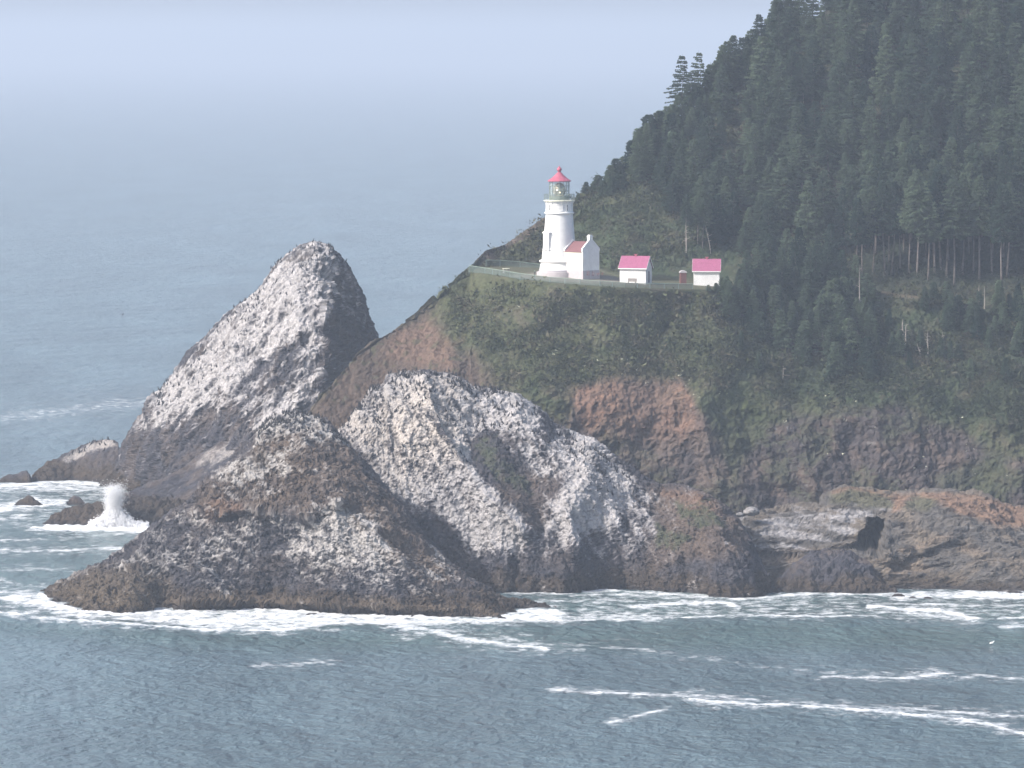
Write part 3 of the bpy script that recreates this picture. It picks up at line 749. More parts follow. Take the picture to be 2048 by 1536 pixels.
# ------------------------------------------------------------------ sea
def build_sea():
    py = [y for y in np.geomspace(13, 300, 230)]
    py = [95 + v for v in py] + list(np.arange(396.5, 940, 2.6)) + list(np.arange(940, 1290, 1.5)) + list(np.arange(1290, 1620, 2.0)) + [1640, 1680, 1760, 1900, 2300, 3200, 5000, 9000, 20000]
    py = np.array(sorted(py))[::-1]
    px = np.concatenate([[-60000, -20000, -9000, -4000, -2000, -1100], np.arange(-560, 2700, 4.5), [2900, 3600, 5000, 9000, 20000, 60000]])
    Yr = y_sea(py)
    Yr = np.where(Yr <= 0, 60, Yr)
    PX, Y = np.meshgrid(px, Yr)
    PY = np.broadcast_to(py[:, None], PX.shape)
    x = x_at(PX, Y, 0.0)
    z = np.zeros_like(x)
    q = np.stack([x, Y, z], -1).astype(np.float32)
    # ragged coordinates for the foam outlines
    wx = PX + 30 * fbm(q / 14 + 3, 3)
    wy = PY + 5.0 * fbm(q / np.array([9, 16, 9], np.float32) + 7, 3) + 2.2 * fbm(q / np.array([2.5, 5, 2], np.float32) + 17, 2)
    foam = np.zeros_like(x)
    def line(pts, w, a, rag=1.0):
        nonlocal foam
        f = streak((1 - rag) * PX + rag * wx, (1 - rag) * PY + rag * wy, pts, w * 1.08) * a; f = np.maximum(f, 0.48 * streak(wx, wy + 2, pts, w * 4.2) * min(1, a * 1.15))
        foam = np.maximum(foam, f)
    def patch(pts, feather, a):
        nonlocal foam
        foam = np.maximum(foam, region(wx, wy, pts, feather) * a)
    edge = [(-300,1228),(0,1238),(100,1248),(250,1258),(350,1266),(450,1270),(550,1272),(620,1264),(700,1258),(820,1263),(950,1258),(1060,1256),(1200,1250),(1300,1251),(1350,1247),(1500,1243),(1640,1243),(1750,1235)]
    line(edge[:9], 3.5, 0.95, 0.4); line(edge[8:], 3.0, 0.75, 0.5)
    line([(1350,1240),(1500,1238),(1640,1242)], 4.0, 0.95, 0.5)
    # white water under the front rock
    patch([(300,1210),(560,1208),(800,1222),(960,1232),(1060,1215),(1120,1222),(1150,1248),(1000,1258),(800,1256),(640,1258),(520,1268),(380,1258),(260,1240)], 9, 0.80)
    patch([(540,1215),(780,1225),(900,1238),(1030,1225),(1100,1218),(1120,1240),(980,1252),(700,1254),(560,1262),(520,1240)], 7, 0.86)
    patch([(60,1185),(110,1200),(200,1222),(300,1226),(320,1240),(180,1240),(60,1215),(-20,1195)], 7, 0.78)
    line([(80,1188),(105,1208),(150,1220),(230,1229),(320,1222),(400,1221),(520,1218),(640,1226),(780,1232),(960,1241),(1020,1243),(1040,1224),(1110,1222)], 7, 1.0, 0.3)
    line([(-300,1180),(0,1182),(90,1190)], 9, 0.62)
    # surf off the right shore
    line([(930,1180),(1080,1187),(1200,1180),(1300,1186),(1430,1196),(1500,1197),(1560,1190),(1640,1188),(1790,1188)], 2.6, 0.85, 0.5)
    line([(1060,1188),(1250,1192),(1420,1190)], 4, 0.62); line([(1060,1205),(1200,1200),(1260,1204)], 4, 0.68)
    line([(1270,1213),(1350,1206),(1440,1204),(1475,1216)], 5, 0.9); line([(1330,1210),(1420,1206)], 6, 0.8)
    line([(1150,1222),(1350,1228),(1500,1222),(1600,1226)], 5, 0.5)
    patch([(1100,1225),(1250,1222),(1350,1230),(1380,1250),(1200,1252),(1100,1250)], 8, 0.62)
    patch([(1740,1186),(1900,1180),(2060,1180),(2300,1184),(2300,1204),(2040,1200),(1900,1196),(1780,1198)], 7, 0.86)
    line([(1735,1212),(1800,1218),(1880,1222),(1950,1238)], 6, 0.98); line([(1740,1222),(1840,1230),(1940,1236)], 7, 0.66)
    line([(1850,1207),(1960,1210),(2300,1214)], 4, 0.62); line([(1990,1238),(2060,1234),(2300,1236)], 3.5, 0.8); line([(2000,1255),(2060,1252),(2300,1254)], 3, 0.7)
    line([(1550,1232),(1700,1228),(1760,1222)], 4, 0.55)
    # left: behind the front rock
    line([(-300,968),(0,972),(120,963),(200,970),(300,975)], 6, 0.9, 0.5); patch([(-300,965),(60,962),(180,964),(290,980),(200,985),(60,985),(-300,985)], 7, 0.68)
    patch([(20,1000),(60,990),(130,1002),(140,1012),(90,1018),(40,1022),(-60,1030),(-300,1025),(-60,1010)], 6, 0.80)
    patch([(80,1048),(150,1045),(180,1048),(240,1035),(300,1050),(310,1062),(200,1064),(100,1060)], 4, 0.98)
    line([(70,1056),(150,1060),(300,1062)], 4, 0.9); line([(-300,1040),(0,1038),(60,1030)], 5, 0.6)
    line([(-300,1082),(40,1080),(160,1074),(250,1070)], 4, 0.45); line([(-300,1106),(0,1104),(150,1098),(240,1098)], 4.5, 0.62)
    line([(-300,1140),(0,1140),(90,1136),(140,1140)], 3.5, 0.52); line([(-300,1165),(0,1160),(80,1172)], 4, 0.48)
    line([(1525,1157),(1560,1158),(1590,1160)], 4, 0.9, 0.3)
    patch([(-300,1186),(100,1200),(300,1234),(1120,1226),(1200,1186),(2300,1186),(2300,1246),(1700,1242),(1060,1258),(500,1270),(0,1240),(-300,1232)], 8, 0.42)
    patch([(-300,962),(280,968),(300,1062),(0,1060),(-300,1060)], 8, 0.40)
    # foam trails on the open water
    line([(780,1262),(850,1268),(900,1278),(960,1284),(1020,1290),(1080,1298)], 6, 0.78); line([(900,1276),(1080,1296),(1160,1300)], 9, 0.42)
    line([(520,1334),(590,1331),(640,1325),(670,1330)], 3.2, 0.58)
    line([(1100,1380),(1150,1386),(1300,1398),(1380,1402)], 3.3, 0.74, 0.5)
    line([(1300,1400),(1400,1396),(1520,1404),(1640,1416),(1820,1420),(2000,1430),(2300,1440)], 5.0, 0.66, 0.6)
    line([(1380,1408),(1500,1417),(1560,1415),(1640,1423),(1800,1434),(1920,1445),(1990,1460),(2060,1476),(2300,1510)], 3.8, 0.9, 0.4)
    line([(1380,1400),(1480,1412)], 5, 0.7)
    line([(1210,1448),(1250,1438),(1310,1426),(1340,1422)], 3.4, 0.68)
    line([(1640,1352),(1700,1352),(1800,1356),(1850,1349),(1880,1346),(1905,1352)], 3.8, 0.74); line([(1840,1350),(1900,1350)], 6, 0.6); line([(1900,1356),(1960,1350),(2010,1356),(2060,1362),(2300,1370)], 3.4, 0.55)
    line([(1160,1290),(1300,1300),(1500,1330),(1640,1346)], 8, 0.34)
    line([(-300,850),(0,836),(100,826),(200,812),(290,805),(420,800)], 16, 0.40, 0.6); 
    foam = foam * (0.95 + 0.32 * fbm(q / np.array([12, 14, 12], np.float32) + 71, 3))
    bare = (PX < -400) | (PX > 2400)
    foam = np.where(bare, 0, foam)
    # real water: swell behind the surf line, chop everywhere near
    near = sstep(Y, 2600, 900)
    s, _ = seg_dist(PX, PY, edge)
    dy = PY - np.interp(PX[0], *np.array(edge, float).T)[None, :]
    crest = np.exp(-np.clip(dy - 2, 0, None) ** 2 / (2 * 15 ** 2)) * np.exp(-np.clip(2 - dy, 0, None) ** 2 / (2 * 6 ** 2)) * sstep(PX, -500, -50) * sstep(PX, 1850, 1600)
    z = 1.15 * crest * (0.8 + 0.3 * fbm(q / 25, 2))
    dy2 = PY - np.interp(PX[0], [1100, 1400, 1640, 1920, 2048], [1382, 1404, 1420, 1444, 1474])[None, :]
    z += 0.55 * np.exp(-(dy2 - 6) ** 2 / (2 * 13 ** 2)) * sstep(PX, 1000, 1300)
    z += near * (0.24 * fbm(q / np.array([22, 26, 20], np.float32), 3) + 0.15 * fbm(q / np.array([3.0, 4.0, 6], np.float32) + 5, 3))
    z += 0.35 * sstep(foam, 0.5, 1.0) * sstep(Y, 1000, 900) * np.abs(fbm(q / np.array([1.8, 2.6, 2], np.float32) + 9, 3)) * 2
    green = np.maximum(region(wx, wy, [(-300,960),(300,965),(420,1060),(300,1100),(60,1190),(1100,1225),(1000,1180),(1500,1180),(2400,1180),(2400,1240),(1700,1246),(1100,1262),(560,1276),(0,1245),(-300,1240)], 14),
                       0.9 * region(wx, wy, [(-300,1240),(350,1268),(560,1274),(1060,1258),(1700,1246),(2300,1260),(2300,1300),(1500,1300),(900,1300),(400,1300)], 20))
    p = np.stack([x, Y, z], -1)
    r_, c_ = p.shape[:2]
    m, nt, b = mat_base('sea_water')
    geo = node(nt, 'ShaderNodeNewGeometry')
    pos = geo.outputs['Position']
    fa = node(nt, 'ShaderNodeAttribute', attribute_name='foam')
    gr = node(nt, 'ShaderNodeAttribute', attribute_name='shallow')
    def mapped(sx, sy, off=0):
        mp = node(nt, 'ShaderNodeMapping'); mp.inputs['Scale'].default_value = (sx, sy, 1); mp.inputs['Location'].default_value = (off, off, 0)
        mp.inputs['Rotation'].default_value = (0, 0, math.radians(8))
        nt.links.new(pos, mp.inputs['Vector']); return mp.outputs[0]
    n1 = noise_node(nt, 1.0, 5, 0.62, mapped(0.55, 0.48))
    n2 = noise_node(nt, 1.0, 4, 0.6, mapped(0.11, 0.07, 9))
    n3 = noise_node(nt, 1.0, 3, 0.6, mapped(0.02, 0.008, 4))
    ad = node(nt, 'ShaderNodeMath', operation='MULTIPLY_ADD', i_1=2.2)
    nt.links.new(n2.outputs['Fac'], ad.inputs[0]); nt.links.new(n1.outputs['Fac'], ad.inputs[2])
    bp = node(nt, 'ShaderNodeBump', i_Strength=1.0, i_Distance=1.7)
    nt.links.new(ad.outputs[0], bp.inputs['Height'])
    # water body colour
    mxc = node(nt, 'ShaderNodeMix', data_type='RGBA')
    mxc.inputs[6].default_value = (0.104, 0.156, 0.180, 1); mxc.inputs[7].default_value = (0.076, 0.124, 0.126, 1)
    nt.links.new(gr.outputs['Fac'], mxc.inputs[0])
    sc3 = mul_noise(nt, mxc.outputs[2], 1.0, 0.75, 1.25, mapped(0.03, 0.012, 4))
    wb = nt.nodes['Principled BSDF']
    nt.links.new(sc3, wb.inputs['Base Color'])
    wb.inputs['Roughness'].default_value = 0.16
    wb.inputs['IOR'].default_value = 1.333
    nt.links.new(bp.outputs[0], wb.inputs['Normal'])
    fm = node(nt, 'ShaderNodeBsdfPrincipled'); fm.inputs['Base Color'].default_value = (0.74, 0.76, 0.77, 1); fm.inputs['Roughness'].default_value = 0.9
    fm.inputs['Specular IOR Level'].default_value = 0.1
    fn = noise_node(nt, 1.0, 8, 0.78, mapped(0.40, 0.34, 3))
    mr = node(nt, 'ShaderNodeMath', operation='MULTIPLY_ADD', i_1=3.0, i_2=-1.5)
    nt.links.new(fn.outputs['Fac'], mr.inputs[0])
    a1 = node(nt, 'ShaderNodeMath', operation='ADD'); nt.links.new(fa.outputs['Fac'], a1.inputs[0]); nt.links.new(mr.outputs[0], a1.inputs[1])
    r1 = node(nt, 'ShaderNodeMapRange', interpolation_type='SMOOTHSTEP', i_1=0.22, i_2=1.15); nt.links.new(a1.outputs[0], r1.inputs[0])
    r2 = node(nt, 'ShaderNodeMapRange', i_1=0.05, i_2=0.3); nt.links.new(fa.outputs['Fac'], r2.inputs[0])
    a2 = node(nt, 'ShaderNodeMath', operation='MULTIPLY'); nt.links.new(r1.outputs[0], a2.inputs[0]); nt.links.new(r2.outputs[0], a2.inputs[1])
    ms = node(nt, 'ShaderNodeMixShader')
    nt.links.new(a2.outputs[0], ms.inputs[0]); nt.links.new(wb.outputs[0], ms.inputs[1]); nt.links.new(fm.outputs[0], ms.inputs[2])
    nt.links.new(ms.outputs[0], nt.nodes['Material Output'].inputs[0])
    me = raw_mesh('sea', p.reshape(-1, 3), grid_faces(r_, c_), m, None, True, {'foam': foam, 'shallow': green})
    tag(link('sea', me), kind='structure')
build_sea()
# deep water floor far below keeps the sea opaque; air between here and the horizon
def build_haze():
    m = bpy.data.materials.new('haze_air'); m.use_nodes = True
    nt = m.node_tree; nt.nodes.clear()
    out = node(nt, 'ShaderNodeOutputMaterial'); pv = node(nt, 'ShaderNodeVolumePrincipled')
    pv.inputs['Color'].default_value = (0.72, 0.84, 1.0, 1); pv.inputs['Density'].default_value = HAZE
    pv.inputs['Anisotropy'].default_value = 0.1
    nt.links.new(pv.outputs[0], out.inputs['Volume'])
    o = MB().box((-70000, -200, -4.5), (70000, 64000, 190)).build('haze', m)
    tag(o, kind='stuff')
HAZE = 2.0e-4
build_haze()
# ------------------------------------------------------------------ lighthouse, huts, fence
W_paint = flat_mat('white_painted_masonry', (0.77, 0.77, 0.755), 0.65, 0.88, 1.05, 0.8)
W_trim = flat_mat('white_trim', (0.82, 0.82, 0.80), 0.5, 0.96, 1.03, 2.0)
C_paint = flat_mat('cream_trim', (0.74, 0.74, 0.60), 0.6)
R_lant = flat_mat('red_dome_paint', (0.38, 0.10, 0.145), 0.55, 0.85, 1.12)
R_hut = flat_mat('pink_red_roof', (0.30, 0.090, 0.165), 0.65, 0.85, 1.12, 2.2)
R_annex = flat_mat('faded_red_roof', (0.17, 0.080, 0.085), 0.75, 0.85, 1.12, 1.0)
G_metal = flat_mat('grey_green_metal', (0.19, 0.23, 0.20), 0.5)
D_metal = flat_mat('dark_metal', (0.05, 0.055, 0.06), 0.5)
Stone = flat_mat('grey_foundation_stone', (0.30, 0.28, 0.33), 0.85)
Slab = flat_mat('pale_concrete', (0.44, 0.41, 0.42), 0.85)
Glow = flat_mat('dark_window', (0.05, 0.055, 0.065), 0.2, spec=0.6)
Wood = flat_mat('weathered_wood', (0.26, 0.24, 0.22), 0.9)
Brown = flat_mat('brown_board', (0.20, 0.085, 0.075), 0.8)
Brass = flat_mat('lens_brass', (0.45, 0.28, 0.09), 0.35, metal=0.7)
M_glass, _nt, _b = mat_base('lantern_glass')
_b.inputs['Base Color'].default_value = (0.72, 0.84, 0.82, 1); _b.inputs['Roughness'].default_value = 0.05; _b.inputs['Alpha'].default_value = 0.22
M_lens, _nt, _b = mat_base('glass_prisms')
_b.inputs['Base Color'].default_value = (0.42, 0.38, 0.27, 1); _b.inputs['Roughness'].default_value = 0.12; _b.inputs['Metallic'].default_value = 0.55
_n = node(_nt, 'ShaderNodeTexWave', bands_direction='Z', i_Scale=6.0); _bp = node(_nt, 'ShaderNodeBump', i_Strength=0.6)
_nt.links.new(_n.outputs['Fac'], _bp.inputs['Height']); _nt.links.new(_bp.outputs[0], _b.inputs['Normal'])
M_glint, _nt, _b = mat_base('glint_glow')  # glow that stands in for glints on the lens
_b.inputs['Emission Color'].default_value = (1.0, 0.86, 0.5, 1); _b.inputs['Emission Strength'].default_value = 5.0

def build_lighthouse():
    Yc = 828.6
    zb = 45.85
    xb = float(x_at(1118.5, Yc, zb))
    T = root('lighthouse', (xb, Yc, zb), 'white lighthouse with red domed lantern roof and small attached workroom', 'lighthouse')
    u = 0.0849                                        # metres per photo pixel there
    MB().lathe([(3.85, -0.7), (3.85, 0.14), (3.50, 0.14), (3.48, 0.40), (3.30, 0.40)], 64).build('foundation', Slab, T)
    MB().lathe([(3.43, 0.34), (3.49, 0.35), (3.49, 0.47), (3.36, 0.48)], 64).build('base_band', Stone, T)
    MB().lathe([(3.40, 0.38), (3.34, 0.55), (3.12, 1.72)], 64, False).build('base_course', W_paint, T, True)
    MB().lathe([(3.12, 1.70), (3.30, 1.76), (3.40, 1.9), (3.38, 2.05), (3.20, 2.16), (2.98, 2.2)], 64, False).build('belt_course', W_trim, T, True)
    prof = [(2.98 + (2.30 - 2.98) * t ** 0.92, 2.18 + (10.0 - 2.18) * t) for t in np.linspace(0, 1, 14)]
    MB().lathe(prof, 72, False).build('tower_shaft', W_paint, T, True)
    MB().lathe([(2.30, 9.95), (2.50, 10.0), (2.54, 10.15), (2.48, 10.28), (2.30, 10.3)], 64, False).build('belt_course', W_trim, T, True)
    b = MB().lathe([(2.30, 10.28), (2.28, 11.6), (2.32, 11.85), (2.46, 12.12)], 64, False)
    b.build('watch_room', W_paint, T, True)
    for k in range(16):                               # brackets under the gallery
        b = MB(); a = 2 * math.pi * (k + 0.5) / 16
        b.M = Matrix.Rotation(a, 4, 'Z')
        b.add([(2.25,-.07,11.5),(2.25,.07,11.5),(2.25,.07,12.12),(2.25,-.07,12.12),(2.62,-.07,12.12),(2.62,.07,12.12)],[(0,1,2,3),(3,2,5,4),(0,4,5,1),(0,3,4),(1,5,2)])
        b.build('gallery_bracket', W_trim, T)
    MB().lathe([(2.44, 12.10), (2.66, 12.14), (2.68, 12.30), (2.5, 12.34), (1.5, 12.34)], 64).build('gallery_deck', C_paint, T)
    r = MB()
    n = 20
    for k in range(n):
        a = 2 * math.pi * k / n
        r.tube([(2.56 * math.cos(a), 2.56 * math.sin(a), 12.3), (2.56 * math.cos(a), 2.56 * math.sin(a), 13.3)], 0.035, 5)
    for z in (12.7, 13.0, 13.3):
        ring = [(2.56 * math.cos(2 * math.pi * k / 48), 2.56 * math.sin(2 * math.pi * k / 48), z) for k in range(49)]
        r.tube(ring, 0.028, 5)
    r.build('railing', G_metal, T)
    # windows of the watch room and the recessed panels between them
    fwd = -math.pi / 2
    for ang in (-0.78, 0.60, 2.0, 3.4):
        M = Matrix.Rotation(fwd + ang, 4, 'Z')
        w = MB(); w.M = M
        w.box((2.22, -0.10, 10.55), (2.34, 0.10, 11.55)); wo = w.build('window', Glow, T)
        s = MB(); s.M = M
        s.box((2.25, -0.17, 11.55), (2.38, 0.17, 11.65)).box((2.25, -0.17, 10.45), (2.38, 0.17, 10.55)).box((2.25, -0.17, 10.55), (2.37, -0.10, 11.55)).box((2.25, 0.10, 10.55), (2.37, 0.17, 11.55)).box((2.25,-0.1,11.03),(2.355,0.1,11.07))
        s.build('frame', W_trim, wo)
    for ang in (-0.09, 1.3, -1.45):
        b = MB()
        for a0, a1, z0, z1 in ((-0.34, 0.34, 11.55, 11.63), (-0.34, 0.34, 10.5, 10.58), (-0.34, -0.30, 10.58, 11.55), (0.30, 0.34, 10.58, 11.55)):
            st = 6 if abs(a1 - a0) > 0.1 else 1
            for i in range(st):
                t0, t1 = a0 + (a1 - a0) * i / st, a0 + (a1 - a0) * (i + 1) / st
                t0 += fwd + ang; t1 += fwd + ang
                vs = [(rr * math.cos(t), rr * math.sin(t), z) for z in (z0, z1) for rr in (2.27, 2.345) for t in (t0, t1)]
                b.add(vs, [(0,1,3,2),(4,6,7,5),(2,3,7,6),(0,4,5,1),(1,5,7,3),(0,2,6,4)])
        b.build('wall_panel', W_trim, T)
    # pedimented window bay on the left of the shaft
    ang = fwd - 0.86
    M = Matrix.Rotation(ang, 4, 'Z')
    z0, z1 = 4.0, 6.75
    b = MB(); b.M = M
    b.box((2.35, -0.72, z0), (3.0, 0.72, z1))
    bay = b.build('window_bay', W_paint, T)
    b = MB(); b.M = M
    b.box((2.3, -0.82, z0 - 0.14), (3.06, 0.82, z0)); b.build('sill', W_trim, bay)
    b = MB(); b.M = M; b.box((2.3, -0.86, z1), (3.10, 0.86, z1 + 0.16))
    b.add([(2.3,-0.84,z1+.15),(3.07,-0.84,z1+.15),(3.07,0.84,z1+.15),(2.3,0.84,z1+.15),(2.3,0,z1+.5),(3.07,0,z1+.5)],[(0,1,5,4),(1,2,5),(2,3,4,5),(3,0,4)])
    b.build('hood_moulding', W_trim, bay)
    b = MB(); b.M = M
    b.box((2.99, -0.45, z0 + 0.25), (3.015, 0.45, z1 - 0.3)); b.build('blind_panel', C_paint, bay)
    # lantern
    MB().lathe([(1.76, 12.3), (1.76, 12.95), (1.70, 13.0)], 16, False).build('lantern_wall', G_metal, T)
    ln = MB()
    for k in range(16):
        a = 2 * math.pi * k / 16
        ln.tube([(1.68 * math.cos(a), 1.68 * math.sin(a), 12.9), (1.68 * math.cos(a), 1.68 * math.sin(a), 15.55)], 0.055 if k % 2 == 0 else 0.03, 6)
    for z in (12.98, 13.85, 14.7, 15.5):
        ln.tube([(1.68 * math.cos(2 * math.pi * k / 16), 1.68 * math.sin(2 * math.pi * k / 16), z) for k in range(17)], 0.04, 6)
    fr = ln.build('lantern_frame', G_metal, T)
    MB().lathe([(1.64, 13.0), (1.64, 15.5)], 16, False).build('glazing', M_glass, fr)
    lens = MB().lathe([(0.55, 12.4), (0.62, 12.95), (0.70, 13.0), (0.92, 13.35), (1.02, 13.8), (1.02, 14.2), (0.92, 14.6), (0.66, 15.0), (0.3, 15.25)], 24).build('lens', M_lens, T, True)
    br = MB()
    for k in range(8):
        a = 2 * math.pi * k / 8
        br.tube([(rr * math.cos(a), rr * math.sin(a), z) for rr, z in ((0.72, 13.0), (1.05, 13.7), (1.05, 14.25), (0.70, 15.0))], 0.035, 5)
    br.build('lens_frame', Brass, lens)
    # two glowing beads on the lens face stand in for its bright glints
    for a, z in ((fwd - 0.42, 14.05), (fwd + 0.05, 13.62)):
        b = MB(); b.M = Matrix.Translation((1.06 * math.cos(a), 1.06 * math.sin(a), z))
        b.lathe([(0.02, -0.11), (0.09, -0.06), (0.11, 0), (0.09, 0.06), (0.02, 0.11)], 10).build('lamp_glint', M_glint, lens)
    roof = MB().lathe([(1.6, 15.48), (1.98, 15.45), (2.02, 15.58), (1.9, 15.68), (1.55, 15.90), (1.15, 16.2), (0.8, 16.52), (0.48, 16.86), (0.30, 17.0), (0.27, 17.1)], 16).build('lantern_roof', R_lant, T)
    MB().lathe([(0.24, 17.05), (0.24, 17.18), (0.36, 17.28), (0.42, 17.46), (0.40, 17.64), (0.27, 17.80), (0.12, 17.9), (0.07, 18.12)], 20).build('ventilator_ball', R_lant, roof, True)
    # workroom, turned so that one long wall faces left of the camera
    cx = float(x_at(1166, 822.6, zb)) - xb; cy = 822.6 - Yc      # nearest corner, relative to the tower
    th = math.atan2(-0.73, 0.68)                                   # direction of the long wall, from the tower outwards
    M = Matrix.Translation((cx, cy, 0)) @ Matrix.Rotation(th, 4, 'Z')
    L, Wd, He, Hr = 5.3, 3.8, 3.72, 5.30                          # local x runs back to the tower (-L..0), y runs along the gable (0..Wd)
    def mb(): 
        m = MB(); m.M = M; return m
    an = mb()
    prof = [(0, 0.55), (Wd, 0.55), (Wd, He), (Wd / 2, Hr), (0, He)]
    an.prism(prof, 'x', -L, -0.28).build('workroom', W_paint, T)
    ao = bpy.data.objects[T.children[-1].name]
    g = [(-0.04, 0.5), (Wd + 0.04, 0.5), (Wd + 0.04, He + 0.1), (Wd + 0.14, He + 0.1), (Wd + 0.14, He + 0.55), (Wd * 0.5 + 0.42, Hr + 0.42), (Wd * 0.5 - 0.42, Hr + 0.42), (-0.14, He + 0.55), (-0.14, He + 0.1), (-0.04, He + 0.1)]
    mb().prism(g, 'x', -0.30, 0.0).build('gable_wall', W_paint, ao)
    g2 = [(-0.14, He - 0.1), (0.25, He), (Wd / 2, Hr + 0.02), (Wd - 0.25, He), (Wd + 0.14, He - 0.1), (Wd + 0.14, He + 0.38), (Wd / 2, Hr + 0.42), (-0.14, He + 0.38)]
    mb().prism(g2, 'x', -4.55, -4.3).build('parapet', W_trim, ao)
    rs = mb()
    for s in (0, 1):
        y0, y1 = (0, Wd / 2) if s == 0 else (Wd, Wd / 2)
        yo = -0.16 if s == 0 else Wd + 0.16
        rs.add([(-L, yo, He - 0.02), (-0.32, yo, He - 0.02), (-0.32, y1, Hr + 0.12), (-L, y1, Hr + 0.12), (-L, yo, He - 0.1), (-0.32, yo, He - 0.1), (-0.32, y1, Hr + 0.03), (-L, y1, Hr + 0.03)],
               [(0,1,2,3),(4,7,6,5),(0,4,5,1),(1,5,6,2),(3,2,6,7),(0,3,7,4)])
    rs.build('roof', R_annex, ao)
    mb().box((-L, -0.10, He - 0.26), (-0.30, 0.0, He - 0.11)).build('eave_trim', C_paint, ao)
    ch = mb()
    ch.box((-0.62, Wd / 2 - 0.36, Hr - 0.2), (0.02, Wd / 2 + 0.36, Hr + 0.95)).box((-0.68, Wd / 2 - 0.42, Hr + 0.95), (0.08, Wd / 2 + 0.42, Hr + 1.08)).box((-0.55, Wd / 2 - 0.3, Hr + 1.08), (-0.05, Wd / 2 + 0.3, Hr + 1.28))
    ch.build('chimney', W_paint, ao)
    mb().box((-L, -0.07, -0.9), (0.07, Wd + 0.07, 0.56)).build('foundation', Slab, ao)
    return zb
ZL = build_lighthouse()

def build_hut(px0, px1, py_b, Y, theta, wdt, wall_h, roof_h, label, door):
    z = ledge_z((px0 + px1) / 2, Y) - 0.05
    Lh = (px1 - px0) / F * Y / math.cos(theta)
    x0 = float(x_at(px0, Y, z)) 
    T = root('storage_hut', (x0, Y, z), label, 'hut', 'white huts with pink-red roofs beside the lighthouse', rz=theta)
    e = 0.22
    MB().prism([(0, -0.8), (wdt, -0.8), (wdt, wall_h), (wdt / 2, wall_h + roof_h), (0, wall_h)], 'x', 0, Lh).build('wall', W_paint, T)
    r = MB()
    for s in (0, 1):
        yo, ym = (-0.28, wdt / 2) if s == 0 else (wdt + 0.28, wdt / 2)
        dz = 0.28 * roof_h / (wdt / 2)
        r.add([(-e, yo, wall_h - dz + .12), (Lh + e, yo, wall_h - dz + .12), (Lh + e, ym, wall_h + roof_h + .12), (-e, ym, wall_h + roof_h + .12),
               (-e, yo, wall_h - dz + .02), (Lh + e, yo, wall_h - dz + .02), (Lh + e, ym, wall_h + roof_h + .02), (-e, ym, wall_h + roof_h + .02)],
              [(0,1,2,3),(4,7,6,5),(0,4,5,1),(1,5,6,2),(3,2,6,7),(0,3,7,4)])
    ro = r.build('roof', R_hut, T)
    MB().box((Lh * .5 - .16, wdt / 2 - .16, wall_h + roof_h + .05), (Lh * .5 + .16, wdt / 2 + .16, wall_h + roof_h + .34)).box((Lh * .5 - .34, wdt / 2 - .2, wall_h + roof_h + .34), (Lh * .5 + .34, wdt / 2 + .2, wall_h + roof_h + .42)).build('roof_vent', R_lant, ro)
    MB().box((-e + .02, -0.30, wall_h - .30), (Lh + e - .02, -0.24, wall_h - .14)).build('eave_trim', W_trim, T)
    for xx in (-e - .02, Lh + e - .04):
        for s in (0, 1):
            yo, ym = (-0.30, wdt / 2) if s == 0 else (wdt + 0.30, wdt / 2)
            dz = 0.28 * roof_h / (wdt / 2)
            t = MB(); t.add([(xx, yo, wall_h - dz - .08), (xx, yo, wall_h - dz + .1), (xx, ym, wall_h + roof_h + .1), (xx, ym, wall_h + roof_h - .08),
                   (xx + .06, yo, wall_h - dz - .08), (xx + .06, yo, wall_h - dz + .1), (xx + .06, ym, wall_h + roof_h + .1), (xx + .06, ym, wall_h + roof_h - .08)],
                  [(0,1,2,3),(4,7,6,5),(0,4,5,1),(1,5,6,2),(2,6,7,3),(0,3,7,4)])
            t.build('verge_board', W_trim, T)
    if door:
        MB().box((Lh, wdt * .5 - .42, 0.0), (Lh + .05, wdt * .5 + .42, 2.0)).build('door', flat_mat('grey_door', (0.16, 0.15, 0.18), .7), T)
    return T
build_hut(1239.5, 1291, 567.5, 824, math.radians(-17), 3.9, 2.70, 1.75, 'white hut with pink-red roof and a bench before it, nearer the lighthouse', True)
build_hut(1387, 1438.5, 574.5, 826, math.radians(-4), 3.9, 2.70, 1.75, 'white hut with pink-red roof at the edge of the trees, farther from the lighthouse', False)

def ground_z(px, py, Y):
    return float(z_at(py, Y))
# fence of green mesh along the edge of the ledge, and the second one behind it
def fence(path, label, h=1.12):
    """path of (px, py of the foot, Y)"""
    pts = [Vector((float(x_at(a, Y, z_at(b, Y))), Y, float(z_at(b, Y)))) for a, b, Y in path]
    T = root('mesh_fence', tuple(pts[0]), label, 'fence')
    o = pts[0]
    pts = [p - o for p in pts]
    posts = []
    for a, b in zip(pts[:-1], pts[1:]):
        n = max(1, int(round((b - a).length / 2.6)))
        posts += [a.lerp(b, k / n) for k in range(n)]
    posts.append(pts[-1])
    for q in posts:
        MB().tube([q + Vector((0, 0, -0.3)), q + Vector((0, 0, h + 0.06))], 0.045, 6).build('post', M_post, T)
    r = MB()
    r.tube([q + Vector((0, 0, h)) for q in posts], 0.045, 5)
    r.build('top_rail', M_rail, T)
    m = MB()
    for a, b in zip(posts[:-1], posts[1:]):
        d = b - a
        if d.length < 0.05: continue
        u = d.normalized()
        n = max(2, int(d.length / 0.13))
        for k in range(n):
            c = a + u * (d.length * (k + 0.5) / n)
            w = u * 0.028
            m.add([tuple(c - w + Vector((0, 0, 0.04))), tuple(c + w + Vector((0, 0, 0.04))), tuple(c + w + Vector((0, 0, h - 0.04))), tuple(c - w + Vector((0, 0, h - 0.04)))], [(0, 1, 2, 3)])
    m.build('mesh_panel', M_mesh, T)
M_post = flat_mat('green_fence_post', (0.20, 0.26, 0.24), .6)
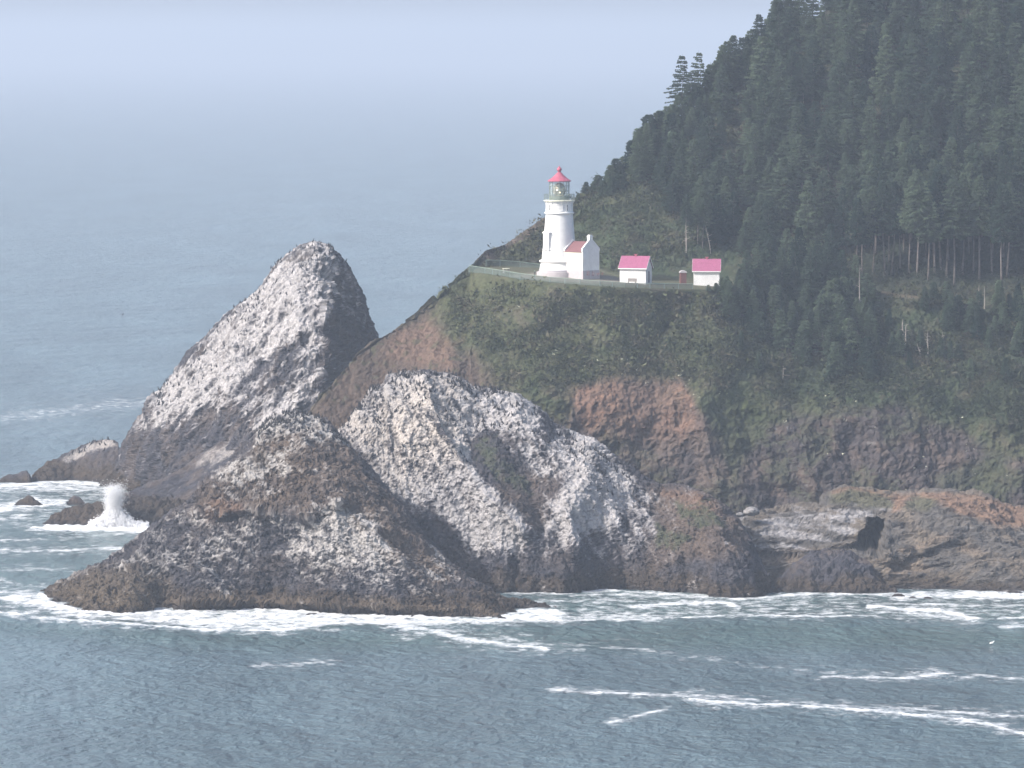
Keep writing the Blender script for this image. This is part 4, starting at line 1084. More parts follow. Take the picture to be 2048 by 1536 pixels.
M_rail = flat_mat('pale_fence_rail', (0.27, 0.34, 0.28), .6)
M_mesh = flat_mat('green_fence_mesh', (0.13, 0.18, 0.17), .7, 0.85, 1.15, 0.7)
fence([(938,544,829),(970,549,826.5),(1000,553.5,823.5),(1040,560,818.5),(1100,567.5,815.5),(1160,572,813),(1200,575.5,812),(1250,579,812),(1300,580,813),(1385,581,816)],
      'long green mesh fence along the outer edge of the ledge below lighthouse and huts')
fence([(972,531.5,839),(1000,532,841),(1040,535,842),(1080,540,842)], 'short green mesh fence behind the grass left of the lighthouse', 1.0)

def small_thing(px, py, Y, name, label, cat, rz=0):
    z = ledge_z(px, Y)
    return root(name, (float(x_at(px, Y, z)), Y, z), label, cat, rz=rz)
T = small_thing(1264, 570, 820.5, 'bench', 'low grey-brown bench with backrest before the front wall of a hut', 'bench', math.radians(-17))
MB().box((-.75, -.22, .42), (.75, .2, .48)).build('seat', Wood, T); MB().box((-.78, .2, .45), (.78, .27, .98)).build('backrest', Wood, T)
for sx in (-.62, .62): MB().box((sx - .05, -.2, -.2), (sx + .05, .24, .42)).build('leg', Wood, T)
T = small_thing(1012, 548.5, 829, 'picnic_table', 'small pale table by the fence left of the lighthouse', 'table', 0.2)
MB().box((-.55, -.4, .70), (.55, .4, .76)).build('table_top', C_paint, T)
for sx in (-.45, .45): MB().box((sx - .05, -.3, -.2), (sx + .05, .3, .70)).build('leg', Wood, T)
for sy in (-.62, .62): MB().box((-.5, sy - .12, .38), (.5, sy + .12, .43)).box((-.4, sy - .04, -.2), (-.34, sy + .04, .38)).box((.34, sy - .04, -.2), (.4, sy + .04, .38)).build('bench_seat', Wood, T)
T = small_thing(1069.5, 552, 823.5, 'path_post', 'dark upright post beside the path just left of the tower', 'post')
MB().box((-.09, -.09, -.3), (.09, .09, 1.0)).build('shaft', D_metal, T); MB().lathe([(.02, 1.0), (.13, 1.03), (.11, 1.12), (.02, 1.16)], 10).build('cap', M_rail, T)
T = small_thing(1366, 573, 827, 'kiosk', 'narrow brown booth with pale rounded roof between the two huts', 'booth', 0.1)
MB().prism([(-.52, -.3), (.52, -.3), (.52, 2.0), (-.52, 2.0)], 'y', -.5, .5).build('wall', Brown, T)
MB().prism([(-.64, 2.0), (.64, 2.0), (.62, 2.12), (.45, 2.28), (.2, 2.38), (-.2, 2.38), (-.45, 2.28), (-.62, 2.12)], 'y', -.6, .6).build('roof', Slab, T)
MB().box((-.36, -.54, -.1), (.36, -.502, 1.85)).build('door', flat_mat('booth_door', (.15, .07, .065), .7), T)
# low dark red-brown shrubs and railing posts at the foot of the workroom
for i, (px_, w_) in enumerate([(1176, .7), (1186, .8), (1196, .6), (1205, .6)]):
    z = float(z_at(550.5 + i * .8, 819.5)); x = float(x_at(px_, 819.5, z))
    m = MB()
    for k in range(40):
        a = random.uniform(0, 6.28); rr = random.uniform(0, w_ * .5); hh = random.uniform(0, .75) * (1 - rr)
        c = Vector((rr * math.cos(a), rr * math.sin(a), hh)); s = random.uniform(.07, .15)
        vv = [c + Vector([random.uniform(-s, s) for _ in range(3)]) for _ in range(3)]
        m.add(vv, [(0, 1, 2)])
    lab = ['small red-brown shrub nearest the gable corner of the workroom', 'wider red-brown shrub below the middle of the gable wall', 'small dark red shrub below the far side of the gable wall', 'lone low red shrub just right of the workroom'][i]
    o = m.build('garden_shrub', flat_mat('reddish_leaves', (.17, .07, .06), .9), None); o.location = (x, 819.5, z)
    tag(o, lab, 'shrub', 'red shrubs at the foot of the workroom')
# small turquoise crate on the rocks by the cave
z = 6.0
def on_store(pxw, pyw, P):
    qx, qy = proj(P); d = (qx - pxw) ** 2 + (qy - pyw) ** 2; i = np.unravel_index(np.argmin(d), d.shape); return P[i]
cpos = P3(1727, 1102.5, 768.0)
T = root('crate', tuple(cpos), 'small turquoise crate wedged on the rocks at the cave mouth', 'crate', rz=.3)
MB().box((-.45, -.25, -.22), (.45, .25, .16)).build('box_body', flat_mat('turquoise_plastic', (.12, .45, .50), .4), T); MB().box((-.48, -.28, .16), (.48, .28, .24)).build('rim', flat_mat('pale_turquoise', (.3, .62, .64), .4), T)

# ------------------------------------------------------------------ conifers
def leaf_mat(name, col, lo=0.6, hi=1.45):
    m, nt, b = mat_base(name)
    oi_ = node(nt, 'ShaderNodeObjectInfo'); geo = node(nt, 'ShaderNodeNewGeometry')
    mx = node(nt, 'ShaderNodeMix', data_type='RGBA'); mx.inputs[6].default_value = (*col[0], 1); mx.inputs[7].default_value = (*col[1], 1)
    nt.links.new(oi_.outputs['Random'], mx.inputs[0])
    c = mul_noise(nt, mx.outputs[2], 0.7, lo, hi, geo.outputs['Position'], 5)
    nt.links.new(c, b.inputs['Base Color'])
    b.inputs['Roughness'].default_value = 0.8; b.inputs['Specular IOR Level'].default_value = 0.25
    tr = node(nt, 'ShaderNodeBsdfTranslucent'); nt.links.new(c, tr.inputs[0])
    ms = node(nt, 'ShaderNodeMixShader', i_0=0.22)
    nt.links.new(b.outputs[0], ms.inputs[1]); nt.links.new(tr.outputs[0], ms.inputs[2]); nt.links.new(ms.outputs[0], nt.nodes['Material Output'].inputs[0])
    return m
M_needles = leaf_mat('spruce_needles', ((0.018, 0.041, 0.030), (0.098, 0.134, 0.080)))
M_bush = leaf_mat('bush_leaves', ((0.035, 0.055, 0.022), (0.085, 0.095, 0.042)))
M_bark = flat_mat('grey_bark', (0.15, 0.13, 0.12), .95, .6, 1.3, 1.5)
M_snag = flat_mat('bleached_wood', (0.30, 0.27, 0.24), .95, .7, 1.15, 2.0)
def conifer(seed, h, cb, rad, lean=0.0, sparse=1.0, top=0.0, n_lv=36, wind=0.0):
    """h height, cb crown base fraction, rad crown radius; returns trunk mesh, crown mesh"""
    R = random.Random(seed)
    ax = lambda t: Vector((lean * t * t * h + 0.012 * h * math.sin(t * 5 + seed), 0.012 * h * math.cos(t * 4 + seed * 2), t * h))
    tr = MB().tube([ax(t) - Vector((0, 0, 0.8 if t == 0 else 0)) for t in (0, .12, .3, .5, .7, .85, .97)], [h * .010 + .06, h * .008 + .04, h * .0065 + .02, h * .005, h * .003, h * .0015, .01], 6)
    vs, fs = [], []
    def spray(c, d, s, droop):
        """a drooping spray of needles: two crossed kites"""
        side = d.cross(Vector((0, 0, 1)))
        if side.length < .1: side = Vector((1, 0, 0))
        side.normalize()
        for q in range(2):
            w = side * s * R.uniform(.30, .5) * (1 if q == 0 else .3) + Vector((0, 0, (0.0 if q == 0 else .38) * s))
            tip = c + d * s + Vector((0, 0, -droop * s))
            mid = c + d * s * .45 + Vector((0, 0, -droop * s * .25))
            i = len(vs)
            vs.extend([tuple(c), tuple(mid + w), tuple(tip), tuple(mid - w)])
            fs.append((i, i + 1, i + 2, i + 3))
    for L in range(n_lv):
        f = (L + R.uniform(-.3, .3)) / n_lv
        f = min(max(f, 0), .995)
        t = cb + (1 - cb) * f
        c0 = ax(t)
        prof = (1 - f) ** 0.78 * min(1, .45 + f * 3.2) + 0.035 + top * (1 - f) * .3
        nb = max(3, int(round((7.5 if f < .6 else 5.5) * sparse)))
        a0 = R.uniform(0, 6.28)
        for k in range(nb):
            a = a0 + 6.283 * k / nb + R.uniform(-.35, .35)
            ln = rad * prof * R.uniform(.55, 1.22)
            if wind: ln *= 1 - wind * math.cos(a) * .55
            if R.random() < .09: ln *= 1.3
            if ln < .12: ln = .12
            d = Vector((math.cos(a), math.sin(a), 0))
            up = 0.30 - 0.62 * (1 - f) + R.uniform(-.12, .12)
            ns = max(2, int(ln / .42))
            if cb > .3 and f < .2: tr.tube([c0, c0 + d * ln * .7 + Vector((0, 0, up * ln * .5))], [.05, .02], 4)
            for j in range(ns):
                u = (j + .6) / ns
                c = c0 + d * ln * u * .9 + Vector((0, 0, up * ln * u * (1.15 - .35 * u)))
                s = R.uniform(.45, .85) * (.62 + .05 * rad)
                dd = (d + Vector((R.uniform(-.5, .5), R.uniform(-.5, .5), R.uniform(-.25, .25)))).normalized()
                spray(c, dd, s, R.uniform(.15, .6))
                if j > 0 or ns < 3:
                    for sg in (-1, 1):
                        sd = (d * .5 + sg * Vector((-d.y, d.x, 0)) * R.uniform(.6, 1.1) + Vector((0, 0, R.uniform(-.3, .1)))).normalized()
                        spray(c, sd, s * R.uniform(.75, 1.05), R.uniform(.2, .7))
    i = len(vs); tp = ax(1.0)
    vs += [tuple(tp + Vector((-.06, 0, -.5))), tuple(tp + Vector((.06, 0, -.5))), tuple(tp + Vector((0, 0, .35))), tuple(tp + Vector((0, .05, -.5)))]
    fs.append((i, i + 1, i + 2, i + 3))
    tm = tr.mesh('trunk', M_bark, True)
    cm = raw_mesh('crown', np.array(vs), np.array(fs), M_needles)
    return tm, cm
VARS = {}
def var(key, *a, **k):
    VARS[key] = conifer(*a, **k)
for i in range(5): var(('full', i), 20 + i, 15.0, .08, 3.3 + .3 * i, lean=.01 * (i - 2), n_lv=34, sparse=1.15)
for i in range(4): var(('tall', i), 40 + i, 20.0, .46, 3.6 + .3 * i, lean=.008 * (i - 1), sparse=1.0, n_lv=30)
for i in range(3): var(('open', i), 60 + i, 14.0, .24, 3.6, lean=-.02, sparse=.7, n_lv=22, wind=.6)
for i in range(3): var(('small', i), 80 + i, 7.0, .06, 1.7 + .2 * i, n_lv=22, top=.3)
def plant(kind, p, h, label, group, name='spruce_tree', cat='tree', wide=1.0, rz=None):
    tm, cm = VARS[kind]
    base_h = {'full': 15.0, 'tall': 20.0, 'open': 14.0, 'small': 7.0}[kind[0]]
    s = h / base_h
    T = bpy.data.objects.new(name, None); COL.objects.link(T)
    T.location = p; T.rotation_euler = (random.uniform(-.02, .02), random.uniform(-.03, .03), random.uniform(0, 6.28) if rz is None else rz)
    T.scale = (s * wide, s * wide, s)
    link('trunk', tm, T); link('crown', cm, T)
    return tag(T, label, cat, group)

from mathutils.kdtree import KDTree
_s0, _s1, _s2, _nf = HSEG
_sub = HP[:_nf:3, ::3].reshape(-1, 3)
_qx, _qy = proj(_sub)
_kd = KDTree(len(_sub))
for i in range(len(_sub)): _kd.insert((_qx[i], _qy[i], 0), i)
_kd.balance()
def ground(px_, py_):
    _, i, _ = _kd.find((px_, py_, 0))
    return Vector(_sub[i])
def sil_y(px_):
    return float(interp(px_, [(1130,408),(1170,385),(1200,368),(1240,345),(1300,295),(1345,255),(1400,205),(1470,150),(1550,85),(1700,-10),(2400,-400)]))
RT = random.Random(5)
G_up = 'spruces of the dense upper forest'
L_up = 'dark green spruce packed among its neighbours in the dense forest high on the headland'
L_mid = 'dark green spruce in the lower band of the forest, above the bare-trunked stand'
L_edge = 'spruce of the forest edge standing against the pale sea and sky'
count = 0
yy = 12.0
row = 0
while yy < 545:
    xx = 1120 + (row % 2) * 26
    while xx < 2120:
        bx, by = xx + RT.uniform(-16, 16), yy + RT.uniform(-15, 15)
        xx += 62
        lim = max(sil_y(bx) + 10, 0 if bx > 1500 else 60)
        left = float(np.interp(by, [0, 200, 300, 390, 440, 500, 545], [1500, 1400, 1290, 1270, 1340, 1450, 1505]))
        if by < lim or bx < left: continue
        if 1745 < bx < 2000 and 430 < by < 545: continue
        g = ground(bx, by)
        hgt = RT.uniform(9.0, 16.5) * (1.0 if bx > 1520 else .70)
        if by > 430: hgt *= .85
        k = ('full', RT.randrange(5)) if RT.random() < .8 or bx < 1600 else ('tall', RT.randrange(4))
        if by < sil_y(bx) + 45 and bx < 1620: plant(k, g, hgt * .9 if bx > 1560 else min(hgt * .9, 4.5 if bx < 1425 else 8.5), L_edge, 'spruces along the skyline of the headland', wide=RT.uniform(.85, 1.1))
        elif by < 300: plant(k, g, hgt, L_up, G_up, wide=RT.uniform(.95, 1.4))
        else: plant(k, g, hgt, L_mid, 'spruces of the lower forest band', wide=RT.uniform(.95, 1.4))
        count += 1
    yy += 41; row += 1
for k in range(30):
    bx = 1292 + k * 10.5 + RT.uniform(-4, 4)
    by = sil_y(bx) + RT.uniform(6, 26)
    hh = RT.uniform(6.5, 9.5) if bx < 1430 else RT.uniform(6.5, 10.0)
    if 1335 < bx < 1425: by += 30; hh = RT.uniform(4.0, 6.0)
    if bx < 1340: hh *= .75
    plant(('full', RT.randrange(5)), ground(bx, by), hh, L_edge, 'spruces along the skyline of the headland', wide=RT.uniform(1.1, 1.45)); count += 1
# bare-trunked stand at the foot of the forest
for px_, py_, h in [(1766,548,17),(1786,552,16),(1800,540,17),(1835,556,17),(1858,560,16),(1870,548,18),(1894,556,17),(1906,570,17),(1925,552,18),(1958,560,17),(1748,545,15),(1725,552,15),(1820,545,16),(1880,540,17),(1945,545,17),(1985,552,16),(1712,560,14),(2015,555,17)]:
    plant(('tall', RT.randrange(4)), ground(px_, py_), h * RT.uniform(.95, 1.1), 'tall spruce with bare grey trunk in the open stand below the forest', 'bare-trunked spruces below the forest', wide=.95); count += 1
for k in range(26):
    a_ = 1740 + (k % 13) * 22 + RT.uniform(-8, 8); b_ = (478 if k < 13 else 512) + RT.uniform(-8, 8)
    plant(('tall', RT.randrange(4)), ground(a_, b_), RT.uniform(14, 18), 'tall spruce with bare grey trunk in the open stand below the forest', 'bare-trunked spruces below the forest', wide=1.0); count += 1
plant(('tall', 1), ground(2004, 568), 17.5, 'tall spruce with the brightest, sunlit lower trunk near the right edge', None); count += 1
# the two open, wind-shaped trees on the skyline and the shorter group by the annex of the wood
SKY = [(('open',0),1362,232,11.5,'open wind-shaped spruce with layered branches, leftmost on the skyline ridge'), (('open',1),1400,222,11.0,'open wind-shaped spruce just right of the leftmost skyline tree'),
       (('open',2),1380,236,8.5,'small gappy spruce between the two open skyline trees')]
for k, a, b, h, lab in SKY: plant(k, ground(a, b), h, lab, None, rz=0.0)
for a, b, h, w in [(1300,300,6.5,1.5),(1278,322,6.0,1.6),(1262,345,6.0,1.5),(1322,285,6,1.4),(1250,352,3.6,1.5),(1285,350,6,1.5),(1310,340,7,1.4),(1340,300,7,1.3),(1345,350,8,1.3)]:
    plant(('small', RT.randrange(3)), ground(a, b), h, 'low bushy spruce crowding the steep skyline above the lighthouse slope', 'bushy spruces above the lighthouse slope', wide=w)
for a, b, h, lab in [(1173,392,2.6,'small rounded spruce on the skyline just right of the lantern'),(1186,386,2.2,'small shrubby spruce second to the right of the lantern on the skyline'),(1212,372,2.4,'low spruce on the skyline halfway up from the lantern to the wood'),(1157,404,1.7,'tiny dark shrubby spruce nearest the lantern railing')]:
    plant(('small', RT.randrange(3)), ground(a, b), h, lab, None, wide=1.5)
for a, b, h, w in [(1372,498,9.5,1.0),(1408,496,9.0,1.1),(1395,490,9.5,1.1)]:
    plant(('tall', RT.randrange(4)), ground(a, b), h, 'slender spruce with thin bare trunk on the slope behind the farther hut', 'slender spruces behind the huts', wide=w)
for a, b, h, w in [(1345,425,7,1.3),(1380,415,8,1.3),(1415,430,8,1.3),(1450,440,8,1.3),(1330,385,6,1.4),(1365,380,7,1.3),(1470,475,8,1.2),(1500,505,8,1.1),(1440,400,8,1.2)]:
    plant(('full', RT.randrange(5)), ground(a, b), h, 'green spruce in the thicket above the huts', 'spruces in the thicket above the huts', wide=w)
for a, b, h, w in [(1345,262,5,1.4),(1356,250,5.5,1.3),(1415,215,7,1.3),(1425,208,7.5,1.3),(1392,232,5.5,1.5),(1374,246,5,1.6),(1336,272,5.5,1.5),(1352,275,6,1.4)]:
    plant(('small', RT.randrange(3)), ground(a, b), h, 'low bushy spruce round the feet of the open skyline trees', 'bushy spruces under the open skyline trees', wide=w)
for a, b, h, w in [(1196,384,3.2,1.8),(1222,368,3.6,1.7),(1234,362,4.2,1.6),(1205,392,3.0,1.8),(1240,380,4.5,1.5),(1225,392,3.5,1.6)]:
    plant(('small', RT.randrange(3)), ground(a, b), h, 'wind-clipped bushy spruce between the lantern and the wood', 'wind-clipped bushy spruces right of the lantern', wide=w)
for a, b, h, w in [(1418,583,1.1,2.2),(1432,582,1.5,2.0),(1444,580,2.2,1.5),(1452,586,2.8,1.4)]:
    plant(('small', RT.randrange(3)), ground(a, b), h, 'low dark spruce shrub before the wall of the farther hut', 'low spruce shrubs before the farther hut', wide=w)
# trees in front of the forest foot, right of the farther hut
for a, b, h, w in [(1500,590,7.5,1.2),(1530,600,9,1.1),(1560,605,9.5,1.1),(1590,600,10,1.1),(1620,612,10,1.1),(1650,600,10,1.0),(1680,605,9,1.1),(1540,570,9,1.1),(1600,570,10,1.1),(1660,575,11,1.0),(1710,600,8,1.1),(1480,585,4,1.2),(1512,575,8,1.1),(1575,575,10,1),(1635,585,9,1)]:
    plant(('full', RT.randrange(5)), ground(a, b), h, 'full-crowned spruce in front of the forest, right of the farther hut', 'full spruces right of the huts', wide=w)
for a, b, h, w in [(1455,600,3.2,1.3),(1470,640,3.5,1.2),(1500,660,4,1.1),(1530,680,4,1.1),(1560,700,4.5,1.0),(1585,660,5,1),(1610,730,4.5,1),(1640,690,5,1),(1670,720,4,1),(1560,640,5,1),(1700,740,4,1),(1740,690,3,1),(1480,700,3.2,1.1),(1520,740,3.2,1),(1660,760,4,1),(1750,750,3,1),(1850,620,4,1),(1900,640,4.5,1),(1960,640,5,1),(2000,630,6,1),(2035,640,6,1),(2040,700,5,1),(1980,700,4,1),(1900,720,3.5,1),(1820,740,3,1),(1940,760,3.5,1),(2010,760,4,1),(1720,640,4,1),(1780,650,3,1)]:
    plant(('small', RT.randrange(3)), ground(a, b), h, 'small scrubby spruce scattered on the steep slope under the forest', 'scrubby spruces on the slope under the forest', wide=w)
for k in range(70):
    a = RT.uniform(1445, 1745); b_ = RT.uniform(600, 770)
    if b_ > 640 + (a - 1445) * .55: continue
    h = RT.uniform(3.5, 6.5)
    plant(('small', RT.randrange(3)) if RT.random() < .5 else ('full', RT.randrange(5)), ground(a, b_), h, 'small spruce of the steep thicket below and right of the farther hut', 'small spruces of the steep thicket', wide=RT.uniform(1.1, 1.5)); count += 1
for k in range(26):
    a = RT.uniform(1740, 2060); b_ = RT.uniform(600, 720)
    plant(('small', RT.randrange(3)), ground(a, b_), RT.uniform(2.5, 4.5), 'small scrubby spruce scattered on the steep slope under the forest', 'scrubby spruces on the slope under the forest', wide=RT.uniform(1.1, 1.5)); count += 1
print('spruces', len([x for x in bpy.data.objects if x.name.startswith('spruce_tree')]))
# dead trees
def snag(px_, py_, h, lab, br=6, lean=0.0, thick=1.0, group='bleached dead trunks on the slope'):
    R = random.Random(int(px_ * 7 + py_))
    g = ground(px_, py_)
    T = root('dead_tree', tuple(g), lab, 'dead tree', group)
    ax = lambda t: Vector((lean * t * h + .06 * math.sin(t * 6), 0, t * h - .5 * (t == 0)))
    MB().tube([ax(t) for t in (0, .25, .5, .75, 1)], [.13 * thick, .11 * thick, .085 * thick, .06 * thick, .02], 6).build('trunk', M_snag, T)
    b = MB()
    for k in range(br):
        t = R.uniform(.3, .95); a = R.uniform(0, 6.28); l = R.uniform(.4, 1.3) * (1.3 - t)
        b.tube([ax(t), ax(t) + Vector((math.cos(a) * l, math.sin(a) * l, l * R.uniform(-.1, .6)))], [.05, .015], 4)
    b.build('branches', M_snag, T)
snag(1806, 692, 4.4, 'stout bleached dead trunk standing tallest of the pair in the open scrub', 5, .02, 1.7)
snag(1812, 688, 3.6, 'thinner bleached dead trunk touching the stout one in the open scrub', 4, .06, 1.2)
snag(1855, 706, 3.8, 'bleached dead trunk with a spread of bare side branches', 14, 0, 1.0)
snag(1842, 708, 1.8, 'short leaning bleached stump beside the branchy dead trunk', 4, -.3, 1.3)
snag(1886, 700, 3.0, 'thin grey dead trunk right of the branchy one', 5, 0, .8)
snag(1959, 610, 3.3, 'left one of two pale dead poles near the right edge of the wood', 1, 0, 1.0)
snag(1969, 613, 3.8, 'right one of two pale dead poles near the right edge of the wood', 1, .02, .9)
snag(1646, 706, 4.0, 'slim grey dead trunk low under the full spruces', 5, 0, .9)
snag(1673, 714, 2.6, 'short forked grey dead trunk below the slim one', 6, .05, 1.0)
snag(1711, 708, 4.2, 'grey dead trunk with stubby branches left of the open scrub', 7, .03, 1.0)
snag(1717, 650, 10.0, 'very tall slim dead trunk rising out of the scrub beside the full spruces', 10, .01, 1.0)
snag(1731, 680, 2.4, 'small pointed dead stub right of the tall slim dead trunk', 1, 0, .9)
snag(1519, 632, 3.0, 'left one of two small grey dead trunks under the spruces right of the hut', 3, .03, .8)
snag(1528, 632, 2.6, 'right one of two small grey dead trunks under the spruces right of the hut', 3, -.03, .8)
snag(1370, 505, 6.0, 'pale bare trunk behind the farther hut, left of the leaning one', 12, 0, .8)
snag(1424, 507, 5.6, 'pale bare trunk leaning left behind the farther hut', 8, -.18, .7)
snag(1565, 760, 2.6, 'pale leafless sapling at the foot of the slope under the spruces', 6, .1, .8)

# ------------------------------------------------------------------ scrub covering the slopes (uncountable)
def leaf_clumps(name, pts, nrm, tint, per, size, rad, mat, seed):
    R = np.random.default_rng(seed)
    n = len(pts)
    c = pts[:, None, :] + nrm[:, None, :] * rad * .35 + R.normal(size=(n, per, 3)) * (rad * np.array([.62, .62, .42]))
    c[..., 2] += np.abs(R.normal(size=(n, per))) * rad * .25
    cs = np.exp(R.normal(size=(n, 1, 1, 1)) * .42) * .9
    c = pts[:, None, :] + (c - pts[:, None, :]) * cs[:, :, :, 0]
    s = size * R.uniform(.6, 1.4, (n, per, 1, 1)) * cs ** .6
    tri = R.normal(size=(n, per, 3, 3)) * .55
    v = (c[:, :, None, :] + tri * s).reshape(-1, 3)
    f = np.arange(len(v)).reshape(-1, 3)
    col = np.repeat(tint, per * 3, axis=0) * np.repeat(R.uniform(.78, 1.28, (n * per, 1)), 3, axis=0)
    me = raw_mesh(name, v, f, mat, col)
    o = link(name, me)
    tag(o, kind='stuff')
M_leafcol = surf_mat('scrub_leaves', bump=0.0, lo=.8, hi=1.2, nscale=1.0)
def scatter_scrub():
    P = HP[_s0 // 2:_nf].reshape(-1, 3); N = HN[_s0 // 2:_nf].reshape(-1, 3); C = HC[_s0 // 2:_nf].reshape(-1, 3)
    qx, qy = proj(P)
    q = P.astype(np.float32)
    dens = region(qx, qy, [(950,570),(1100,582),(1450,590),(1520,560),(1500,520),(1450,500),(1300,540),(1200,530),(1150,500),(1080,520),(980,515),(1090,440),(1250,350),(1400,250),(1560,100),(2400,-400),(2400,900),(2060,860),(1920,820),(1700,800),(1500,800),(1400,760),(1180,760),(1060,800),(990,740),(930,690),(900,640),(900,590)], 26)
    dens *= sstep(fbm(q / 6 + 21, 3), -.45, .15)
    # more of them where the ground itself is green, none on the level ledge
    green = C[:, 1] / (C[:, 0] + 1e-4)
    dens *= sstep(green, .72, 1.0)
    R = np.random.default_rng(12)
    ledge_rows = np.zeros(HP.shape[:2], bool); ledge_rows[_s1 - 2:_s2 + 6, :] = True
    px_all = proj(HP)[0]
    lr = (ledge_rows & (px_all < 1470))[_s0 // 2:_nf].reshape(-1)
    dens[lr] = 0
    pick = np.where(R.random(len(P)) < dens * .105)[0]
    print('scrub clumps', len(pick))
    col = C[pick]
    g = fbm(q[pick] / 3.5 + 77, 3)
    base = np.where(g[:, None] > .12, np.array([.036, .050, .028]), np.where(g[:, None] < -.15, np.array([.094, .080, .058]), np.array([.068, .080, .040])))
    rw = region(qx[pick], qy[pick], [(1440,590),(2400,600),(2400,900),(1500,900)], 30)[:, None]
    rw = np.maximum(rw, 1.5 * region(qx[pick], qy[pick], [(1700,430),(2060,430),(2060,570),(1700,570)], 20)[:, None])  # scrub among the bare trunks tinted dark for the forest's shade
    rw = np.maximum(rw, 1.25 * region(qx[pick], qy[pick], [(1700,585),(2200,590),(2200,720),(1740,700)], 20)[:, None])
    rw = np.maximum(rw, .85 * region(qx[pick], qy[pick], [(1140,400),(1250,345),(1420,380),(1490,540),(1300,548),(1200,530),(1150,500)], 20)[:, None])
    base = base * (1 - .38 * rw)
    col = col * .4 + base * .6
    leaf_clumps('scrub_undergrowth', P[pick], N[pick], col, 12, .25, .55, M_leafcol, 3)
    # white flower heads
    fr = region(qx, qy, [(1080,720),(1200,700),(1350,700),(1450,790),(1430,860),(1370,800),(1300,760),(1130,760)], 20) + .25 * region(qx, qy, [(900,560),(1100,580),(1060,720),(900,640)], 20) + .3 * region(qx, qy, [(1500,800),(1800,780),(2060,860),(2060,1000),(1560,960)], 20)
    pick = np.where(R.random(len(P)) < fr * .0028)[0]
    pick = pick[~lr[pick]]
    leaf_clumps('flower_undergrowth', P[pick] + N[pick] * .5, N[pick], np.tile(np.array([[.62, .62, .48]]), (len(pick), 1)), 3, .17, .22, M_leafcol, 4)
scatter_scrub()
# white flowering clump at the edge of the trees, right of the farther hut
g = ground(1486, 572)
m = MB()
for k in range(60):
    c = Vector((RT.uniform(-.5, .7), RT.uniform(-.3, .3), .5 + RT.uniform(-.1, .45) - .25 * RT.random())); s = .13
    m.add([c + Vector([RT.uniform(-s, s) for _ in range(3)]) for _ in range(3)], [(0, 1, 2)])
T = root('flowering_shrub', tuple(g + Vector((0, -1.2, 0))), 'shrub with bright white blossom at the edge of the trees right of the huts', 'shrub')
m.build('blossom', W_trim, T)
m = MB()
for k in range(80):
    c = Vector((RT.uniform(-.8, .8), RT.uniform(-.4, .4), RT.uniform(0, .6))); s = .2
    m.add([c + Vector([RT.uniform(-s, s) for _ in range(3)]) for _ in range(3)], [(0, 1, 2)])
m.build('leaves', M_bush, T)

